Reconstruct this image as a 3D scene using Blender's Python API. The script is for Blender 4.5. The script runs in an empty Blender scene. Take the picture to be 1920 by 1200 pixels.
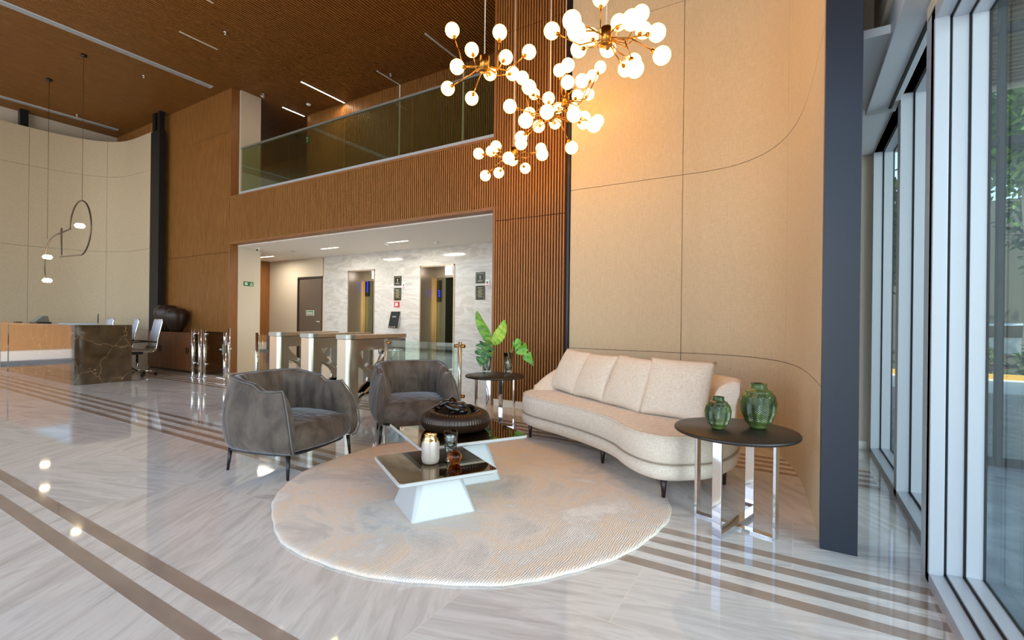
import bpy, bmesh, math, random
from mathutils import Vector, Matrix, noise
random.seed(7)
SC = bpy.context.scene
COL = SC.collection
PI = math.pi
sin, cos = math.sin, math.cos

# ------------------------------------------------------------------ camera
F_PX, YAW, ROLL, CAMZ = 887.0, .5394, .0118, 1.25
fwd = Vector((-sin(YAW), cos(YAW), 0)); rgt = Vector((cos(YAW), sin(YAW), 0)); upv = Vector((0, 0, 1))
R_ = rgt*cos(ROLL) + upv*sin(ROLL); U_ = -rgt*sin(ROLL) + upv*cos(ROLL)
cd = bpy.data.cameras.new('camera'); cam = bpy.data.objects.new('camera', cd); COL.objects.link(cam)
cd.sensor_width = 36; cd.lens = F_PX/1920*36; cd.clip_start = .05; cd.clip_end = 400
M = Matrix.Identity(4)
for i in range(3):
    M[i][0] = R_[i]; M[i][1] = U_[i]; M[i][2] = -fwd[i]
M[2][3] = CAMZ
cam.matrix_world = M
SC.camera = cam

# ------------------------------------------------------------------ view, world, sun, added daylight lamps
vs = SC.view_settings
vs.view_transform = 'Standard'; vs.look = 'None'; vs.gamma = 1; vs.use_curve_mapping = False
vs.exposure = -0.08
W = bpy.data.worlds.new('sky'); SC.world = W; W.use_nodes = True
wn = W.node_tree.nodes; wl = W.node_tree.links
sky = wn.new('ShaderNodeTexSky'); sky.sky_type = 'NISHITA'; sky.sun_disc = False
sky.sun_elevation = math.radians(62); sky.sun_rotation = math.radians(150); sky.altitude = 300
sky.air_density = 1.2; sky.dust_density = 1.5
wl.new(sky.outputs[0], wn['Background'].inputs[0]); wn['Background'].inputs[1].default_value = .5

def lamp(name, kind, loc, rot, energy, color, **kw):
    d = bpy.data.lights.new(name, kind); d.energy = energy; d.color = color
    for k, v in kw.items(): setattr(d, k, v)
    o = bpy.data.objects.new(name, d); COL.objects.link(o); o.location = loc; o.rotation_euler = rot
    return o
lamp('sun', 'SUN', (10, -10, 20), (math.radians(26), math.radians(10), 0), 8.0, (1, .95, .86), angle=.01)
# area lamps added to stand in for daylight through the south and east glazing
SOUTH = lamp('south_daylight_fill', 'AREA', (-5.9, -5.1, 2.2), (math.radians(90), 0, 0), 360, (.90, .95, 1.0),
     shape='RECTANGLE', size=12.5, size_y=4.0)
EAST = lamp('east_daylight_fill', 'AREA', (5.2, -.5, 2.4), (0, math.radians(90), 0), 900, (.84, .92, 1.0),
     shape='RECTANGLE', size=4.4, size_y=9.0)

# ------------------------------------------------------------------ colour + materials
def L(r, g=None, b=None):
    if g is None: r, g, b = r
    f = lambda c: (c/255/12.92) if c/255 <= .04045 else ((c/255+.055)/1.055)**2.4
    return (f(r), f(g), f(b), 1)
def mat(name, col=(200, 200, 200), rough=.5, metal=0, **kw):
    m = bpy.data.materials.new(name); m.use_nodes = True
    b = m.node_tree.nodes['Principled BSDF']
    b.inputs['Base Color'].default_value = L(col); b.inputs['Roughness'].default_value = rough
    b.inputs['Metallic'].default_value = metal
    for k, v in kw.items(): b.inputs[k.replace('_', ' ')].default_value = v
    return m
class NB:
    def __init__(s, m): s.m = m; s.n = m.node_tree.nodes; s.l = m.node_tree.links; s.b = s.n['Principled BSDF']
    def new(s, t, **kw):
        x = s.n.new(t)
        for k, v in kw.items(): setattr(x, k, v)
        return x
    def val(s, node, d):
        for k, v in d.items():
            if isinstance(v, bpy.types.NodeSocket): s.l.new(v, node.inputs[k])
            else: node.inputs[k].default_value = v
        return node
    def coord(s, scale=(1, 1, 1), rot=(0, 0, 0), kind='Object'):
        tc = s.new('ShaderNodeTexCoord'); mp = s.new('ShaderNodeMapping')
        s.l.new(tc.outputs[kind], mp.inputs[0]); mp.inputs['Scale'].default_value = scale; mp.inputs['Rotation'].default_value = rot
        return mp.outputs[0]
    def noise(s, vec, scale=5, detail=3, rough=.5, dist=0):
        t = s.new('ShaderNodeTexNoise')
        s.val(t, {'Vector': vec, 'Scale': scale, 'Detail': detail, 'Roughness': rough, 'Distortion': dist}); return t.outputs[0]
    def wave(s, vec, scale=5, dist=0, detail=2, dscale=1, typ='BANDS', d='X'):
        t = s.new('ShaderNodeTexWave'); t.wave_type = typ
        if typ == 'BANDS': t.bands_direction = d
        s.val(t, {'Vector': vec, 'Scale': scale, 'Distortion': dist, 'Detail': detail, 'Detail Scale': dscale}); return t.outputs[1]
    def ramp(s, fac, stops):
        r = s.new('ShaderNodeValToRGB'); s.l.new(fac, r.inputs[0]); e = r.color_ramp.elements
        while len(e) < len(stops): e.new(.5)
        for i, (p, c) in enumerate(stops): e[i].position = p; e[i].color = L(c)
        return r.outputs[0]
    def mix(s, f, a, b, blend='MIX'):
        r = s.new('ShaderNodeMix', data_type='RGBA', blend_type=blend)
        for i, v in ((0, f), (6, a), (7, b)):
            if isinstance(v, bpy.types.NodeSocket): s.l.new(v, r.inputs[i])
            elif i == 0: r.inputs[0].default_value = v
            else: r.inputs[i].default_value = L(v)
        return r.outputs[2]
    def math(s, op, a, b=0, c=0):
        r = s.new('ShaderNodeMath', operation=op)
        for i, v in enumerate((a, b, c)):
            if isinstance(v, bpy.types.NodeSocket): s.l.new(v, r.inputs[i])
            else: r.inputs[i].default_value = v
        return r.outputs[0]
    def color(s, out): s.l.new(out, s.b.inputs['Base Color'])
    def rough(s, out): s.l.new(out, s.b.inputs['Roughness'])
    def bump(s, h, strength=.3, dist=.01):
        b = s.new('ShaderNodeBump'); b.inputs['Strength'].default_value = strength; b.inputs['Distance'].default_value = dist
        s.l.new(h, b.inputs['Height']); s.l.new(b.outputs[0], s.b.inputs['Normal'])

def wood(name, c1, c2, scale, rough=.45):
    m = mat(name, c1, rough); n = NB(m); v = n.coord(scale)
    g = n.noise(v, 6, 5, .6, .6); n.color(n.ramp(g, [(.3, c1), (.7, c2)])); return m
WOOD_V = wood('slat_wood_vertical', (146, 96, 46), (180, 126, 68), (8, 8, .5))
WOOD_Y = wood('slat_wood_ceiling', (120, 76, 28), (146, 96, 42), (8, .5, 8))
GAP = mat('slat_gap_dark', (46, 20, 8), .8)
CAB = wood('cabinet_wood', (118, 72, 40), (150, 96, 56), (7, 7, .6), .4)
WOODF = wood('flat_wood_panel', (128, 80, 36), (148, 96, 46), (4, 4, .4), .45)

def fabric_wall():
    m = mat('beige_wall_fabric', (196, 178, 148), .75); n = NB(m); v = n.coord((1, 1, 1))
    a = n.noise(n.coord((260, 260, 14)), 1, 2); b = n.noise(n.coord((14, 14, 320)), 1, 2)
    f = n.math('ADD', a, b); n.color(n.ramp(n.math('MULTIPLY', f, .5), [(.38, (188, 170, 140)), (.62, (206, 189, 160))]))
    n.bump(f, .12, .002); return m
FABW = fabric_wall()
BEIGE = mat('beige_paint', (208, 196, 176), .7)
WHITE = mat('white_paint', (232, 228, 220), .7)
def marble_floor():
    m = mat('floor_marble', (216, 214, 212), .045); n = NB(m)
    tc = n.new('ShaderNodeTexCoord'); sp = n.new('ShaderNodeSeparateXYZ'); n.l.new(tc.outputs['Object'], sp.inputs[0])
    x, y = sp.outputs[0], sp.outputs[1]
    # tiles 1.25 x .62, half-offset rows
    row = n.math('FLOOR', n.math('DIVIDE', n.math('ADD', y, .445), .7825))
    xo = n.math('ADD', n.math('DIVIDE', x, 1.3), n.math('MULTIPLY', n.math('MODULO', n.math('ABSOLUTE', row), 2), .5))
    col_ = n.math('FLOOR', xo)
    cmb = n.new('ShaderNodeCombineXYZ'); n.l.new(row, cmb.inputs[0]); n.l.new(col_, cmb.inputs[1])
    wn_ = n.new('ShaderNodeTexWhiteNoise'); n.l.new(cmb.outputs[0], wn_.inputs[0])
    fx = n.math('FRACT', xo); fy = n.math('FRACT', n.math('DIVIDE', n.math('ADD', y, .445), .7825))
    # veins: rotate per tile between two families
    rot = n.new('ShaderNodeVectorRotate', rotation_type='Z_AXIS'); n.l.new(tc.outputs['Object'], rot.inputs['Vector'])
    ang = n.math('ADD', n.math('MULTIPLY', n.math('GREATER_THAN', wn_.outputs[0], .5), 1.15), -.35)
    n.l.new(n.math('ADD', ang, n.math('MULTIPLY', wn_.outputs[0], .3)), rot.inputs['Angle'])
    off = n.new('ShaderNodeVectorMath', operation='ADD'); n.l.new(rot.outputs[0], off.inputs[0])
    sc = n.new('ShaderNodeVectorMath', operation='SCALE'); n.l.new(wn_.outputs[1], sc.inputs[0]); sc.inputs[3].default_value = 9
    n.l.new(sc.outputs[0], off.inputs[1])
    mp = n.new('ShaderNodeMapping'); mp.inputs['Scale'].default_value = (.8, 5.5, 1); n.l.new(off.outputs[0], mp.inputs[0])
    v1 = n.noise(mp.outputs[0], 1.6, 7, .62, 1.4)
    mp2 = n.new('ShaderNodeMapping'); mp2.inputs['Scale'].default_value = (1.2, 16, 1); n.l.new(off.outputs[0], mp2.inputs[0])
    v2 = n.noise(mp2.outputs[0], 2.0, 4, .6, .8)
    c = n.ramp(v1, [(.25, (178, 176, 174)), (.43, (208, 206, 204)), (.58, (226, 225, 223)), (.75, (198, 195, 192))])
    c = n.mix(n.math('MULTIPLY', n.math('GREATER_THAN', v2, .60), .22), c, (165, 158, 150))
    tint = n.mix(n.math('MULTIPLY', wn_.outputs[0], .25), c, (226, 220, 212))
    e = n.math('MINIMUM', n.math('MINIMUM', n.math('MULTIPLY', fx, 1.3), n.math('MULTIPLY', n.math('SUBTRACT', 1, fx), 1.3)),
               n.math('MINIMUM', n.math('MULTIPLY', fy, .7825), n.math('MULTIPLY', n.math('SUBTRACT', 1, fy), .7825)))
    n.color(n.mix(n.math('LESS_THAN', e, .0022), tint, (232, 226, 216)))
    n.b.inputs['Specular IOR Level'].default_value = .9
    return m
FLOORM = marble_floor()
def stripe_m():
    m = mat('floor_stripe_stone', (158, 142, 130), .07); n = NB(m)
    n.color(n.ramp(n.noise(n.coord((1, 3, 1)), 3, 5), [(.3, (150, 134, 122)), (.7, (166, 151, 139))])); n.b.inputs['Specular IOR Level'].default_value = .8; return m
STRIPE = stripe_m()
def marble_wall():
    m = mat('white_wall_marble', (226, 224, 220), .08); n = NB(m)
    v = n.coord((.7, 1, 2.6), (0, .45, 0)); a = n.noise(v, 1.1, 7, .62, 1.6)
    n.color(n.ramp(a, [(.28, (172, 170, 166)), (.42, (200, 198, 194)), (.5, (212, 210, 206)), (.56, (194, 190, 184)), (.75, (214, 212, 208))])); return m
MARW = marble_wall()
def marble_brown():
    m = mat('brown_desk_marble', (66, 50, 32), .05); n = NB(m)
    v = n.coord((1, 1, 1), (.3, .5, .2)); d = n.noise(v, 1.4, 3, .5)
    vo = n.new('ShaderNodeTexVoronoi', feature='DISTANCE_TO_EDGE')
    ad = n.new('ShaderNodeVectorMath', operation='ADD'); n.l.new(v, ad.inputs[0])
    n4 = n.new('ShaderNodeTexNoise'); n.val(n4, {'Vector': v, 'Scale': 2.2, 'Detail': 3.0})
    s4 = n.new('ShaderNodeVectorMath', operation='SCALE'); n.l.new(n4.outputs[1], s4.inputs[0]); s4.inputs[3].default_value = .6
    n.l.new(s4.outputs[0], ad.inputs[1]); n.l.new(ad.outputs[0], vo.inputs['Vector']); vo.inputs['Scale'].default_value = 1.9
    base = n.ramp(n.noise(v, 5, 5), [(.3, (58, 44, 28)), (.7, (84, 66, 44))])
    n.color(n.mix(n.ramp(vo.outputs[0], [(0, (200, 200, 200)), (.012, (0, 0, 0))]), base, (176, 146, 104))); n.b.inputs['Specular IOR Level'].default_value = 1
    return m
MARB = marble_brown()
BLACK = mat('black_metal', (26, 29, 36), .38, .3)
DARKNAVY = mat('dark_column_paint', (36, 42, 54), .35, .2)
CHROME = mat('chrome', (225, 225, 228), .06, 1)
STEEL = mat('brushed_steel', (204, 198, 184), .28, 1)
STEELC = mat('steel_cap', (168, 170, 166), .4, .8)
TAN = mat('turnstile_top', (172, 148, 118), .4, .3)
GOLD = mat('brass', (186, 134, 66), .28, 1)
GOLDV = mat('polished_gold', (214, 180, 126), .1, 1)
ALU = mat('white_aluminium', (178, 184, 192), .35, .1)
GREYAL = mat('grey_aluminium', (206, 211, 216), .5, .0)
GASKET = mat('black_gasket', (14, 18, 18), .6)
DGLASS = mat('dark_glossy', (12, 12, 14), .1)
def velvet():
    m = mat('grey_velvet', (82, 70, 60), .75); n = NB(m)
    a = n.noise(n.coord((2, 2, 1.2)), 3.2, 4, .6, .5)
    n.color(n.ramp(a, [(.35, (62, 52, 44)), (.65, (98, 86, 76))]))
    n.b.inputs['Sheen Weight'].default_value = .6; n.b.inputs['Sheen Roughness'].default_value = .35
    n.b.inputs['Sheen Tint'].default_value = L(200, 210, 225)
    n.bump(n.noise(n.coord((9, 9, 2.2)), 1.3, 3, .5, .8), .5, .03); return m
VELVET = velvet()
def sofa_m():
    m = mat('cream_linen', (222, 208, 190), .85); n = NB(m)
    a = n.noise(n.coord((30, 30, 260)), 1, 2); b = n.noise(n.coord((260, 260, 20)), 1, 2)
    f = n.math('MULTIPLY', n.math('ADD', a, b), .5)
    n.color(n.ramp(f, [(.36, (206, 192, 174)), (.62, (232, 220, 205))])); n.bump(f, .2, .002)
    n.b.inputs['Sheen Weight'].default_value = .2; return m
LINEN = sofa_m()
def rug_m():
    m = mat('rug_pile', (226, 214, 200), .95); n = NB(m)
    a = n.noise(n.coord(), 1.6, 8, .68, .6)
    c = n.ramp(a, [(.36, (204, 198, 192)), (.46, (230, 220, 210)), (.51, (234, 214, 192)), (.56, (222, 214, 206)), (.66, (242, 238, 232))])
    fine = n.wave(n.coord(), 26, 6, 2, .8)
    c2 = n.mix(n.math('MULTIPLY', fine, .18), c, (240, 236, 230))
    n.color(c2); n.bump(n.math('ADD', fine, n.noise(n.coord(), 60, 3)), .5, .006); return m
RUGM = rug_m()
MIRROR = mat('bronze_mirror', (120, 98, 58), .02, 1)
LACQ = mat('white_lacquer', (186, 190, 192), .25)
def thin_glass(name, tint=(235, 245, 240), refl=.12, fk=.42):
    m = bpy.data.materials.new(name); m.use_nodes = True; nt = m.node_tree; nt.nodes.clear()
    o = nt.nodes.new('ShaderNodeOutputMaterial'); mx = nt.nodes.new('ShaderNodeMixShader')
    t = nt.nodes.new('ShaderNodeBsdfTransparent'); g = nt.nodes.new('ShaderNodeBsdfGlossy')
    t.inputs[0].default_value = L(tint); g.inputs['Roughness'].default_value = .01
    fr = nt.nodes.new('ShaderNodeFresnel'); fr.inputs[0].default_value = 1.35
    mul = nt.nodes.new('ShaderNodeMath'); mul.operation = 'MULTIPLY_ADD'; mul.use_clamp = True
    nt.links.new(fr.outputs[0], mul.inputs[0]); mul.inputs[1].default_value = fk; mul.inputs[2].default_value = refl*.2
    nt.links.new(mul.outputs[0], mx.inputs[0]); nt.links.new(t.outputs[0], mx.inputs[1]); nt.links.new(g.outputs[0], mx.inputs[2])
    nt.links.new(mx.outputs[0], o.inputs[0]); return m
GLASS = thin_glass('clear_pane'); WGLASS = thin_glass('window_pane', (240, 246, 244), .02, .16); GLASSG = thin_glass('greenish_pane', (222, 232, 212)); GLASSB = thin_glass('smoked_pane', (205, 200, 178), .5)
def solid_glass(name, col, rough=.02, ior=1.3):
    m = mat(name, col, rough); b = m.node_tree.nodes['Principled BSDF']
    b.inputs['Transmission Weight'].default_value = 1; b.inputs['IOR'].default_value = ior; return m
CRYSTAL = thin_glass('crystal', (240, 245, 243), .35, 1.1); AMBER = solid_glass('amber_glass', (190, 96, 40), .04, 1.3)
PEARL = mat('pearl_ceramic', (184, 172, 164), .3, .25)
def green_m():
    m = mat('green_glaze', (60, 96, 52), .12); n = NB(m)
    n.color(n.ramp(n.noise(n.coord(), 9, 3), [(.35, (34, 54, 28)), (.65, (88, 104, 54))])); n.b.inputs['Coat Weight'].default_value = .6; return m
GREEN = green_m()
BRONZED = mat('dark_bronze', (50, 36, 28), .3, .4)
SCULPT = mat('dark_carved_wood', (52, 36, 26), .45)
BLKWOOD = mat('black_stained_wood', (34, 29, 26), .4)
DKLEG = mat('dark_walnut', (44, 28, 22), .35)
def leaf_m(name, a, b):
    m = mat(name, a, .35); n = NB(m); n.color(n.ramp(n.noise(n.coord(), 16, 3), [(.4, a), (.65, b)]))
    n.b.inputs['Subsurface Weight'].default_value = .0; return m
LEAF1 = leaf_m('banana_leaf', (70, 128, 26), (120, 168, 40)); LEAF2 = leaf_m('pale_leaf', (128, 176, 40), (170, 198, 60))
LEAF3 = leaf_m('monstera_leaf', (28, 84, 52), (80, 128, 40)); LEAF4 = leaf_m('fresh_leaf', (84, 150, 44), (120, 182, 70))
MESH = mat('white_chair_mesh', (214, 216, 224), .6); BLKPL = mat('black_plastic', (20, 20, 22), .4)
SEATD = mat('tan_chair_seat', (120, 108, 90), .6)
def emit(name, col, s):
    m = bpy.data.materials.new(name); m.use_nodes = True; nt = m.node_tree; nt.nodes.clear()
    o = nt.nodes.new('ShaderNodeOutputMaterial'); e = nt.nodes.new('ShaderNodeEmission')
    e.inputs[0].default_value = L(col); e.inputs[1].default_value = s; nt.links.new(e.outputs[0], o.inputs[0]); return m
GLOBE = emit('globe_glow', (255, 184, 92), 13)
LED = emit('led_glow', (255, 236, 205), 9); LEDC = emit('led_cool', (240, 240, 255), 5); BLUE = emit('blue_led', (30, 40, 255), 4)
SPOT = emit('pendant_glow', (255, 232, 190), 12)
SIGNG = mat('sign_green', (10, 110, 50), .4); SIGNW = mat('sign_white', (240, 244, 240), .5); SIGNR = mat('sign_red', (200, 50, 36), .4)
GREYD = mat('grey_brown_door', (112, 100, 88), .4, .1)
JAMB = mat('champagne_metal', (186, 170, 148), .3, .6)
CABM = mat('lift_car_steel', (120, 118, 96), .3, .8)

# ------------------------------------------------------------------ mesh builder
class B:
    def __init__(s): s.v = []; s.f = []; s.m = []; s.sm = []
    def add(s, vs_, fs, mi=0, smooth=False, T=None):
        k = len(s.v)
        for v in vs_: s.v.append(tuple(T @ Vector(v)) if T is not None else tuple(v))
        for f in fs: s.f.append([i+k for i in f]); s.m.append(mi); s.sm.append(smooth)
        return s
    def box(s, x0, x1, y0, y1, z0, z1, mi=0, T=None):
        vs_ = [(x, y, z) for z in (z0, z1) for y in (y0, y1) for x in (x0, x1)]
        return s.add(vs_, [(0, 2, 3, 1), (4, 5, 7, 6), (0, 1, 5, 4), (2, 6, 7, 3), (0, 4, 6, 2), (1, 3, 7, 5)], mi, False, T)
    def rings(s, rings, mi=0, smooth=True, cap0=True, cap1=True, closed=True):
        n = len(rings[0]); vs_ = [p for r in rings for p in r]; fs = []
        for i in range(len(rings)-1):
            for j in range(n if closed else n-1):
                a, b = i*n+j, i*n+(j+1) % n; fs.append((a, b, b+n, a+n))
        if cap0: fs.append(tuple(reversed(range(n))))
        if cap1: fs.append(tuple(range((len(rings)-1)*n, len(rings)*n)))
        return s.add(vs_, fs, mi, smooth)
    def cyl(s, p0, p1, r0, r1=None, n=12, mi=0, smooth=True, caps=True):
        r1 = r0 if r1 is None else r1
        p0, p1 = Vector(p0), Vector(p1); d = (p1-p0).normalized()
        a = d.cross(Vector((0, 0, 1)) if abs(d.z) < .9 else Vector((1, 0, 0))).normalized(); b = d.cross(a)
        rg = [[p + (a*cos(2*PI*k/n) + b*sin(2*PI*k/n))*r for k in range(n)] for p, r in ((p0, r0), (p1, r1))]
        return s.rings(rg, mi, smooth, caps, caps)
    def tube(s, pts, r, n=8, mi=0, closed=False):
        pts = [Vector(p) for p in pts]; rg = []; ref = None; N = len(pts)
        for i, p in enumerate(pts):
            if closed: d = (pts[(i+1) % N]-pts[i-1]).normalized()
            else: d = (pts[min(i+1, N-1)]-pts[max(i-1, 0)]).normalized()
            if ref is None: ref = d.cross(Vector((0, 0, 1)) if abs(d.z) < .9 else Vector((1, 0, 0))).normalized()
            ref = (ref - d*ref.dot(d)).normalized(); b = d.cross(ref)
            rr = r[i] if isinstance(r, (list, tuple)) else r
            rg.append([p + (ref*cos(2*PI*k/n)+b*sin(2*PI*k/n))*rr for k in range(n)])
        if closed: rg.append(rg[0])
        return s.rings(rg, mi, True, not closed, not closed)
    def lathe(s, prof, n=32, c=(0, 0, 0), mi=0, fn=None, cap0=True, cap1=True):
        rg = []
        for i, (r, z) in enumerate(prof):
            rg.append([(c[0]+(r*(fn(2*PI*k/n, z) if fn else 1))*cos(2*PI*k/n), c[1]+(r*(fn(2*PI*k/n, z) if fn else 1))*sin(2*PI*k/n), c[2]+z) for k in range(n)])
        return s.rings(rg, mi, True, cap0, cap1)
    def sphere(s, c, r, n=20, mi=0, sq=1):
        prof = [(max(1e-4, r*sin(PI*i/(n//2))), -r*sq*cos(PI*i/(n//2))) for i in range(n//2+1)]
        return s.lathe(prof, n, c, mi)
    def prism(s, poly, z0, z1, mi=0, smooth=False, T=None):
        n = len(poly); vs_ = [(x, y, z0) for x, y in poly]+[(x, y, z1) for x, y in poly]
        fs = [tuple(reversed(range(n))), tuple(range(n, 2*n))]+[(i, (i+1) % n, (i+1) % n+n, i+n) for i in range(n)]
        return s.add(vs_, fs, mi, smooth, T)
    def ribbon(s, path, t, z0, z1, mi=0):
        """vertical wall of thickness t along a plan path (offset to the left of the path)"""
        P = [Vector((x, y, 0)) for x, y in path]; A = []
        for i, p in enumerate(P):
            d = (P[min(i+1, len(P)-1)]-P[max(i-1, 0)]).normalized(); A.append(p + Vector((-d.y, d.x, 0))*t)
        rg = [[(p.x, p.y, z0), (p.x, p.y, z1), (a.x, a.y, z1), (a.x, a.y, z0)] for p, a in zip(P, A)]
        return s.rings(rg, mi, False)
    def build(s, name, mats, parent=None, bevel=0, subsurf=0, loc=None, seg=2, autosmooth=False):
        me = bpy.data.meshes.new(name); me.from_pydata(s.v, [], s.f)
        if not isinstance(mats, (list, tuple)): mats = [mats]
        for m in mats: me.materials.append(m)
        me.polygons.foreach_set('material_index', s.m); me.polygons.foreach_set('use_smooth', s.sm); me.update()
        bm = bmesh.new(); bm.from_mesh(me); bmesh.ops.recalc_face_normals(bm, faces=bm.faces); bm.to_mesh(me); bm.free()
        o = bpy.data.objects.new(name, me); COL.objects.link(o)
        if parent is not None: o.parent = parent
        if loc: o.location = loc
        if bevel:
            md = o.modifiers.new('bevel', 'BEVEL'); md.width = bevel; md.segments = seg; md.limit_method = 'ANGLE'
        if subsurf:
            md = o.modifiers.new('sub', 'SUBSURF'); md.levels = md.render_levels = subsurf
        return o
def thing(name, label, cat, loc=(0, 0, 0), rz=0, group=None):
    o = bpy.data.objects.new(name, None); COL.objects.link(o); o.location = loc; o.rotation_euler = (0, 0, rz)
    o.empty_display_size = .1
    return tag(o, label, cat, group)
def tag(o, label, cat, group=None, kind=None):
    o['label'] = label; o['category'] = cat
    if group: o['group'] = group
    if kind: o['kind'] = kind
    return o
def struct(o, label=None):
    o['kind'] = 'structure'
    if label: o['label'] = label
    return o
def copy_tree(o, parent=None):
    c = o.copy(); COL.objects.link(c)
    if parent: c.parent = parent
    for ch in [x for x in SC.objects if x.parent == o]: copy_tree(ch, c)
    return c
def catmull(P, n=8, closed=False):
    out = []; N = len(P); P = [Vector(p) if len(p) == 3 else Vector((p[0], p[1], 0)) for p in P]
    for i in range(N if closed else N-1):
        p0, p1, p2, p3 = [P[(i+k) % N] if closed else P[min(max(i+k, 0), N-1)] for k in (-1, 0, 1, 2)]
        for j in range(n):
            t = j/n; out.append(.5*((2*p1)+(-p0+p2)*t+(2*p0-5*p1+4*p2-p3)*t*t+(-p0+3*p1-3*p2+p3)*t**3))
    if not closed: out.append(P[-1])
    return out

# ================================================================== SETTING
YW, XL, XE, YS, ZC = 5.82, -16.72, .64, -5.0, 6.33
struct(B().box(XL-.2, .66, YS, 9.2, -.12, 0).build('floor', FLOORM))
# inlaid stripes
def stripes(name, ys, w=.0745):
    b = B()
    for y in ys: b.box(XL+.1, .56, y, y+w, -.004, .0012)
    struct(b.build(name, STRIPE))
stripes('trim_1', [2.425+.1485*k for k in range(4)])
stripes('trim_2', [1.083, .926])
stripes('trim_3', [4.50+.1485*k for k in range(4)])

def slats(b, x0, x1, z0, z1, y, depth=.036, pitch=.0427, w=.0165, gaps=(2.69, 5.38)):
    zs = [z0]+[g for g in gaps if z0 < g < z1]+[z1]
    n = int((x1-x0)/pitch)
    for i in range(n):
        x = x0+(i+.5)*pitch-w/2
        for a, c in zip(zs[:-1], zs[1:]):
            b.box(x, x+w, y, y+depth, a+(.006 if a != z0 else 0), c-(.006 if c != z1 else 0), 0)
OX0, OX1, OZ, BZ = -10.78, -3.80, 2.86, 3.92
b = B()
b.box(XL, OX0, YW, YW+.13, 0, ZC, 1).box(OX0, OX1, YW, YW+.13, OZ, BZ, 1).box(OX1, -2.62, YW, YW+.13, 0, ZC, 1)
slats(b, XL, OX0-.03, .1, ZC, YW-.036); slats(b, OX0-.03, OX1+.04, OZ+.04, BZ-.03, YW-.036); slats(b, OX1+.036, -2.62, .1, ZC, YW-.036)
struct(b.build('wall_back', [WOOD_V, GAP]), 'vertical timber slat wall with a wide doorway and a balcony opening')
# wooden linings of the two openings
b = B()
for (za, zb) in ((0, OZ+.04), (BZ-.035, ZC)):
    b.box(OX0-.035, OX0+.006, YW-.042, YW+.145, za, zb); b.box(OX1-.006, OX1+.035, YW-.042, YW+.145, za, zb)
b.box(OX0, OX1, YW-.042, YW+.145, OZ-.006, OZ+.04).box(OX0, OX1, YW-.042, YW+.14, BZ-.035, BZ+.004)
struct(b.build('trim_4', WOODF))
struct(B().box(OX1, -2.62, YW-.035, YW-.001, 0, .1).box(XL, OX0-.04, YW-.035, YW-.001, 0, .1).build('baseboard_back', WHITE))
struct(B().box(-2.62, -2.585, YW-.05, YW+.02, 0, 6.2).build('trim_5', BLACK))
# real corner walls
struct(B().box(-2.62, XE+.1, YW+.03, YW+.15, 0, ZC).build('wall_end', BEIGE))
struct(B().box(.32, XE-.02, YW+.005, YW+.03, 0, .09).build('baseboard_end', WHITE))
struct(B().box(XL-.15, XL, 3.1, YW+.1, 0, ZC).box(XL-.15, XL, YS, 3.1, 3.1, ZC).build('wall_left', BEIGE))
b = B()
for y in (3.06, 1.5, -.1, -1.7, -3.3, -4.96): b.box(XL-.12, XL+.04, y-.04, y+.04, 0, 3.1)
b.box(XL-.12, XL+.04, YS, 3.1, 3.04, 3.12).box(XL-.12, XL+.04, YS, 3.1, 0, .06)
struct(b.build('window_7', ALU), 'white mullioned glazing left of the reception desk')
struct(B().box(-23.2, -23, -10, 8, 0, 2.8).build('wall_courtyard', mat('ochre_render', (206, 150, 96), .8)))
# ceilings
b = B(); b.box(XL, XE+.2, YS, 5.9, ZC+.03, ZC+.1, 1)
x = XL
while x < XE:
    b.box(x, x+.026, YS, 5.9, ZC, ZC+.03, 0); x += .055
struct(b.build('ceiling', [WOOD_Y, GAP]), 'dark timber slat ceiling high above the lobby')
b = B(); b.box(-16.5, -2.5, 5.9, 9.6, ZC+.04, ZC+.12, 1)
x = -16.5
while x < -2.5:
    b.box(x, x+.03, 5.92, 9.6, ZC+.01, ZC+.04, 0); x += .055
struct(b.build('ceiling_balcony', [WOOD_Y, GAP]))
struct(B().box(-13, -2.6, YW+.13, 8.3, OZ-.03, OZ+.6).build('ceiling_lobby', WHITE))
struct(B().box(-16.5, -2.5, YW+.14, 9.6, OZ+.6, BZ-.02).build('floor_balcony', WOODF))
# roof above (keeps the sky out)
struct(B().box(XL-.2, XE+.4, YS-.1, 9.8, ZC+.13, ZC+.4).build('ceiling_roof', BEIGE))
# balcony rear slat wall with LED profiles, far timber wall and side wall
b = B(); b.box(-10.5, -2.5, 7.58, 7.7, BZ-.02, ZC+.04, 1); slats(b, -10.5, -2.5, BZ, ZC+.01, 7.544, gaps=())
struct(b.build('wall_balcony_back', [WOOD_V, GAP]))
struct(B().box(-10.62, -10.5, 7.56, 9.6, BZ-.02, ZC+.05).box(-16.5, -10.5, 9.4, 9.6, BZ-.02, ZC+.05).box(-2.6, -2.5, 5.95, 7.6, BZ-.02, ZC+.05).build('wall_balcony_side', WOODF))
b = B()
for X in (-9.13, -6.28): b.box(X-.02, X+.02, 7.545, 7.556, BZ, 5.7)
struct(b.build('trim_6', GAP))
# pier beside both openings
struct(B().box(-11.0, -10.75, YW+.14, 6.47, 0, OZ-.03).build('wall_pier', BEIGE))
struct(B().box(-11.0, -10.72, YW+.14, 6.42, BZ-.02, ZC+.01).build('wall_pier_upper', BEIGE))
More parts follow.
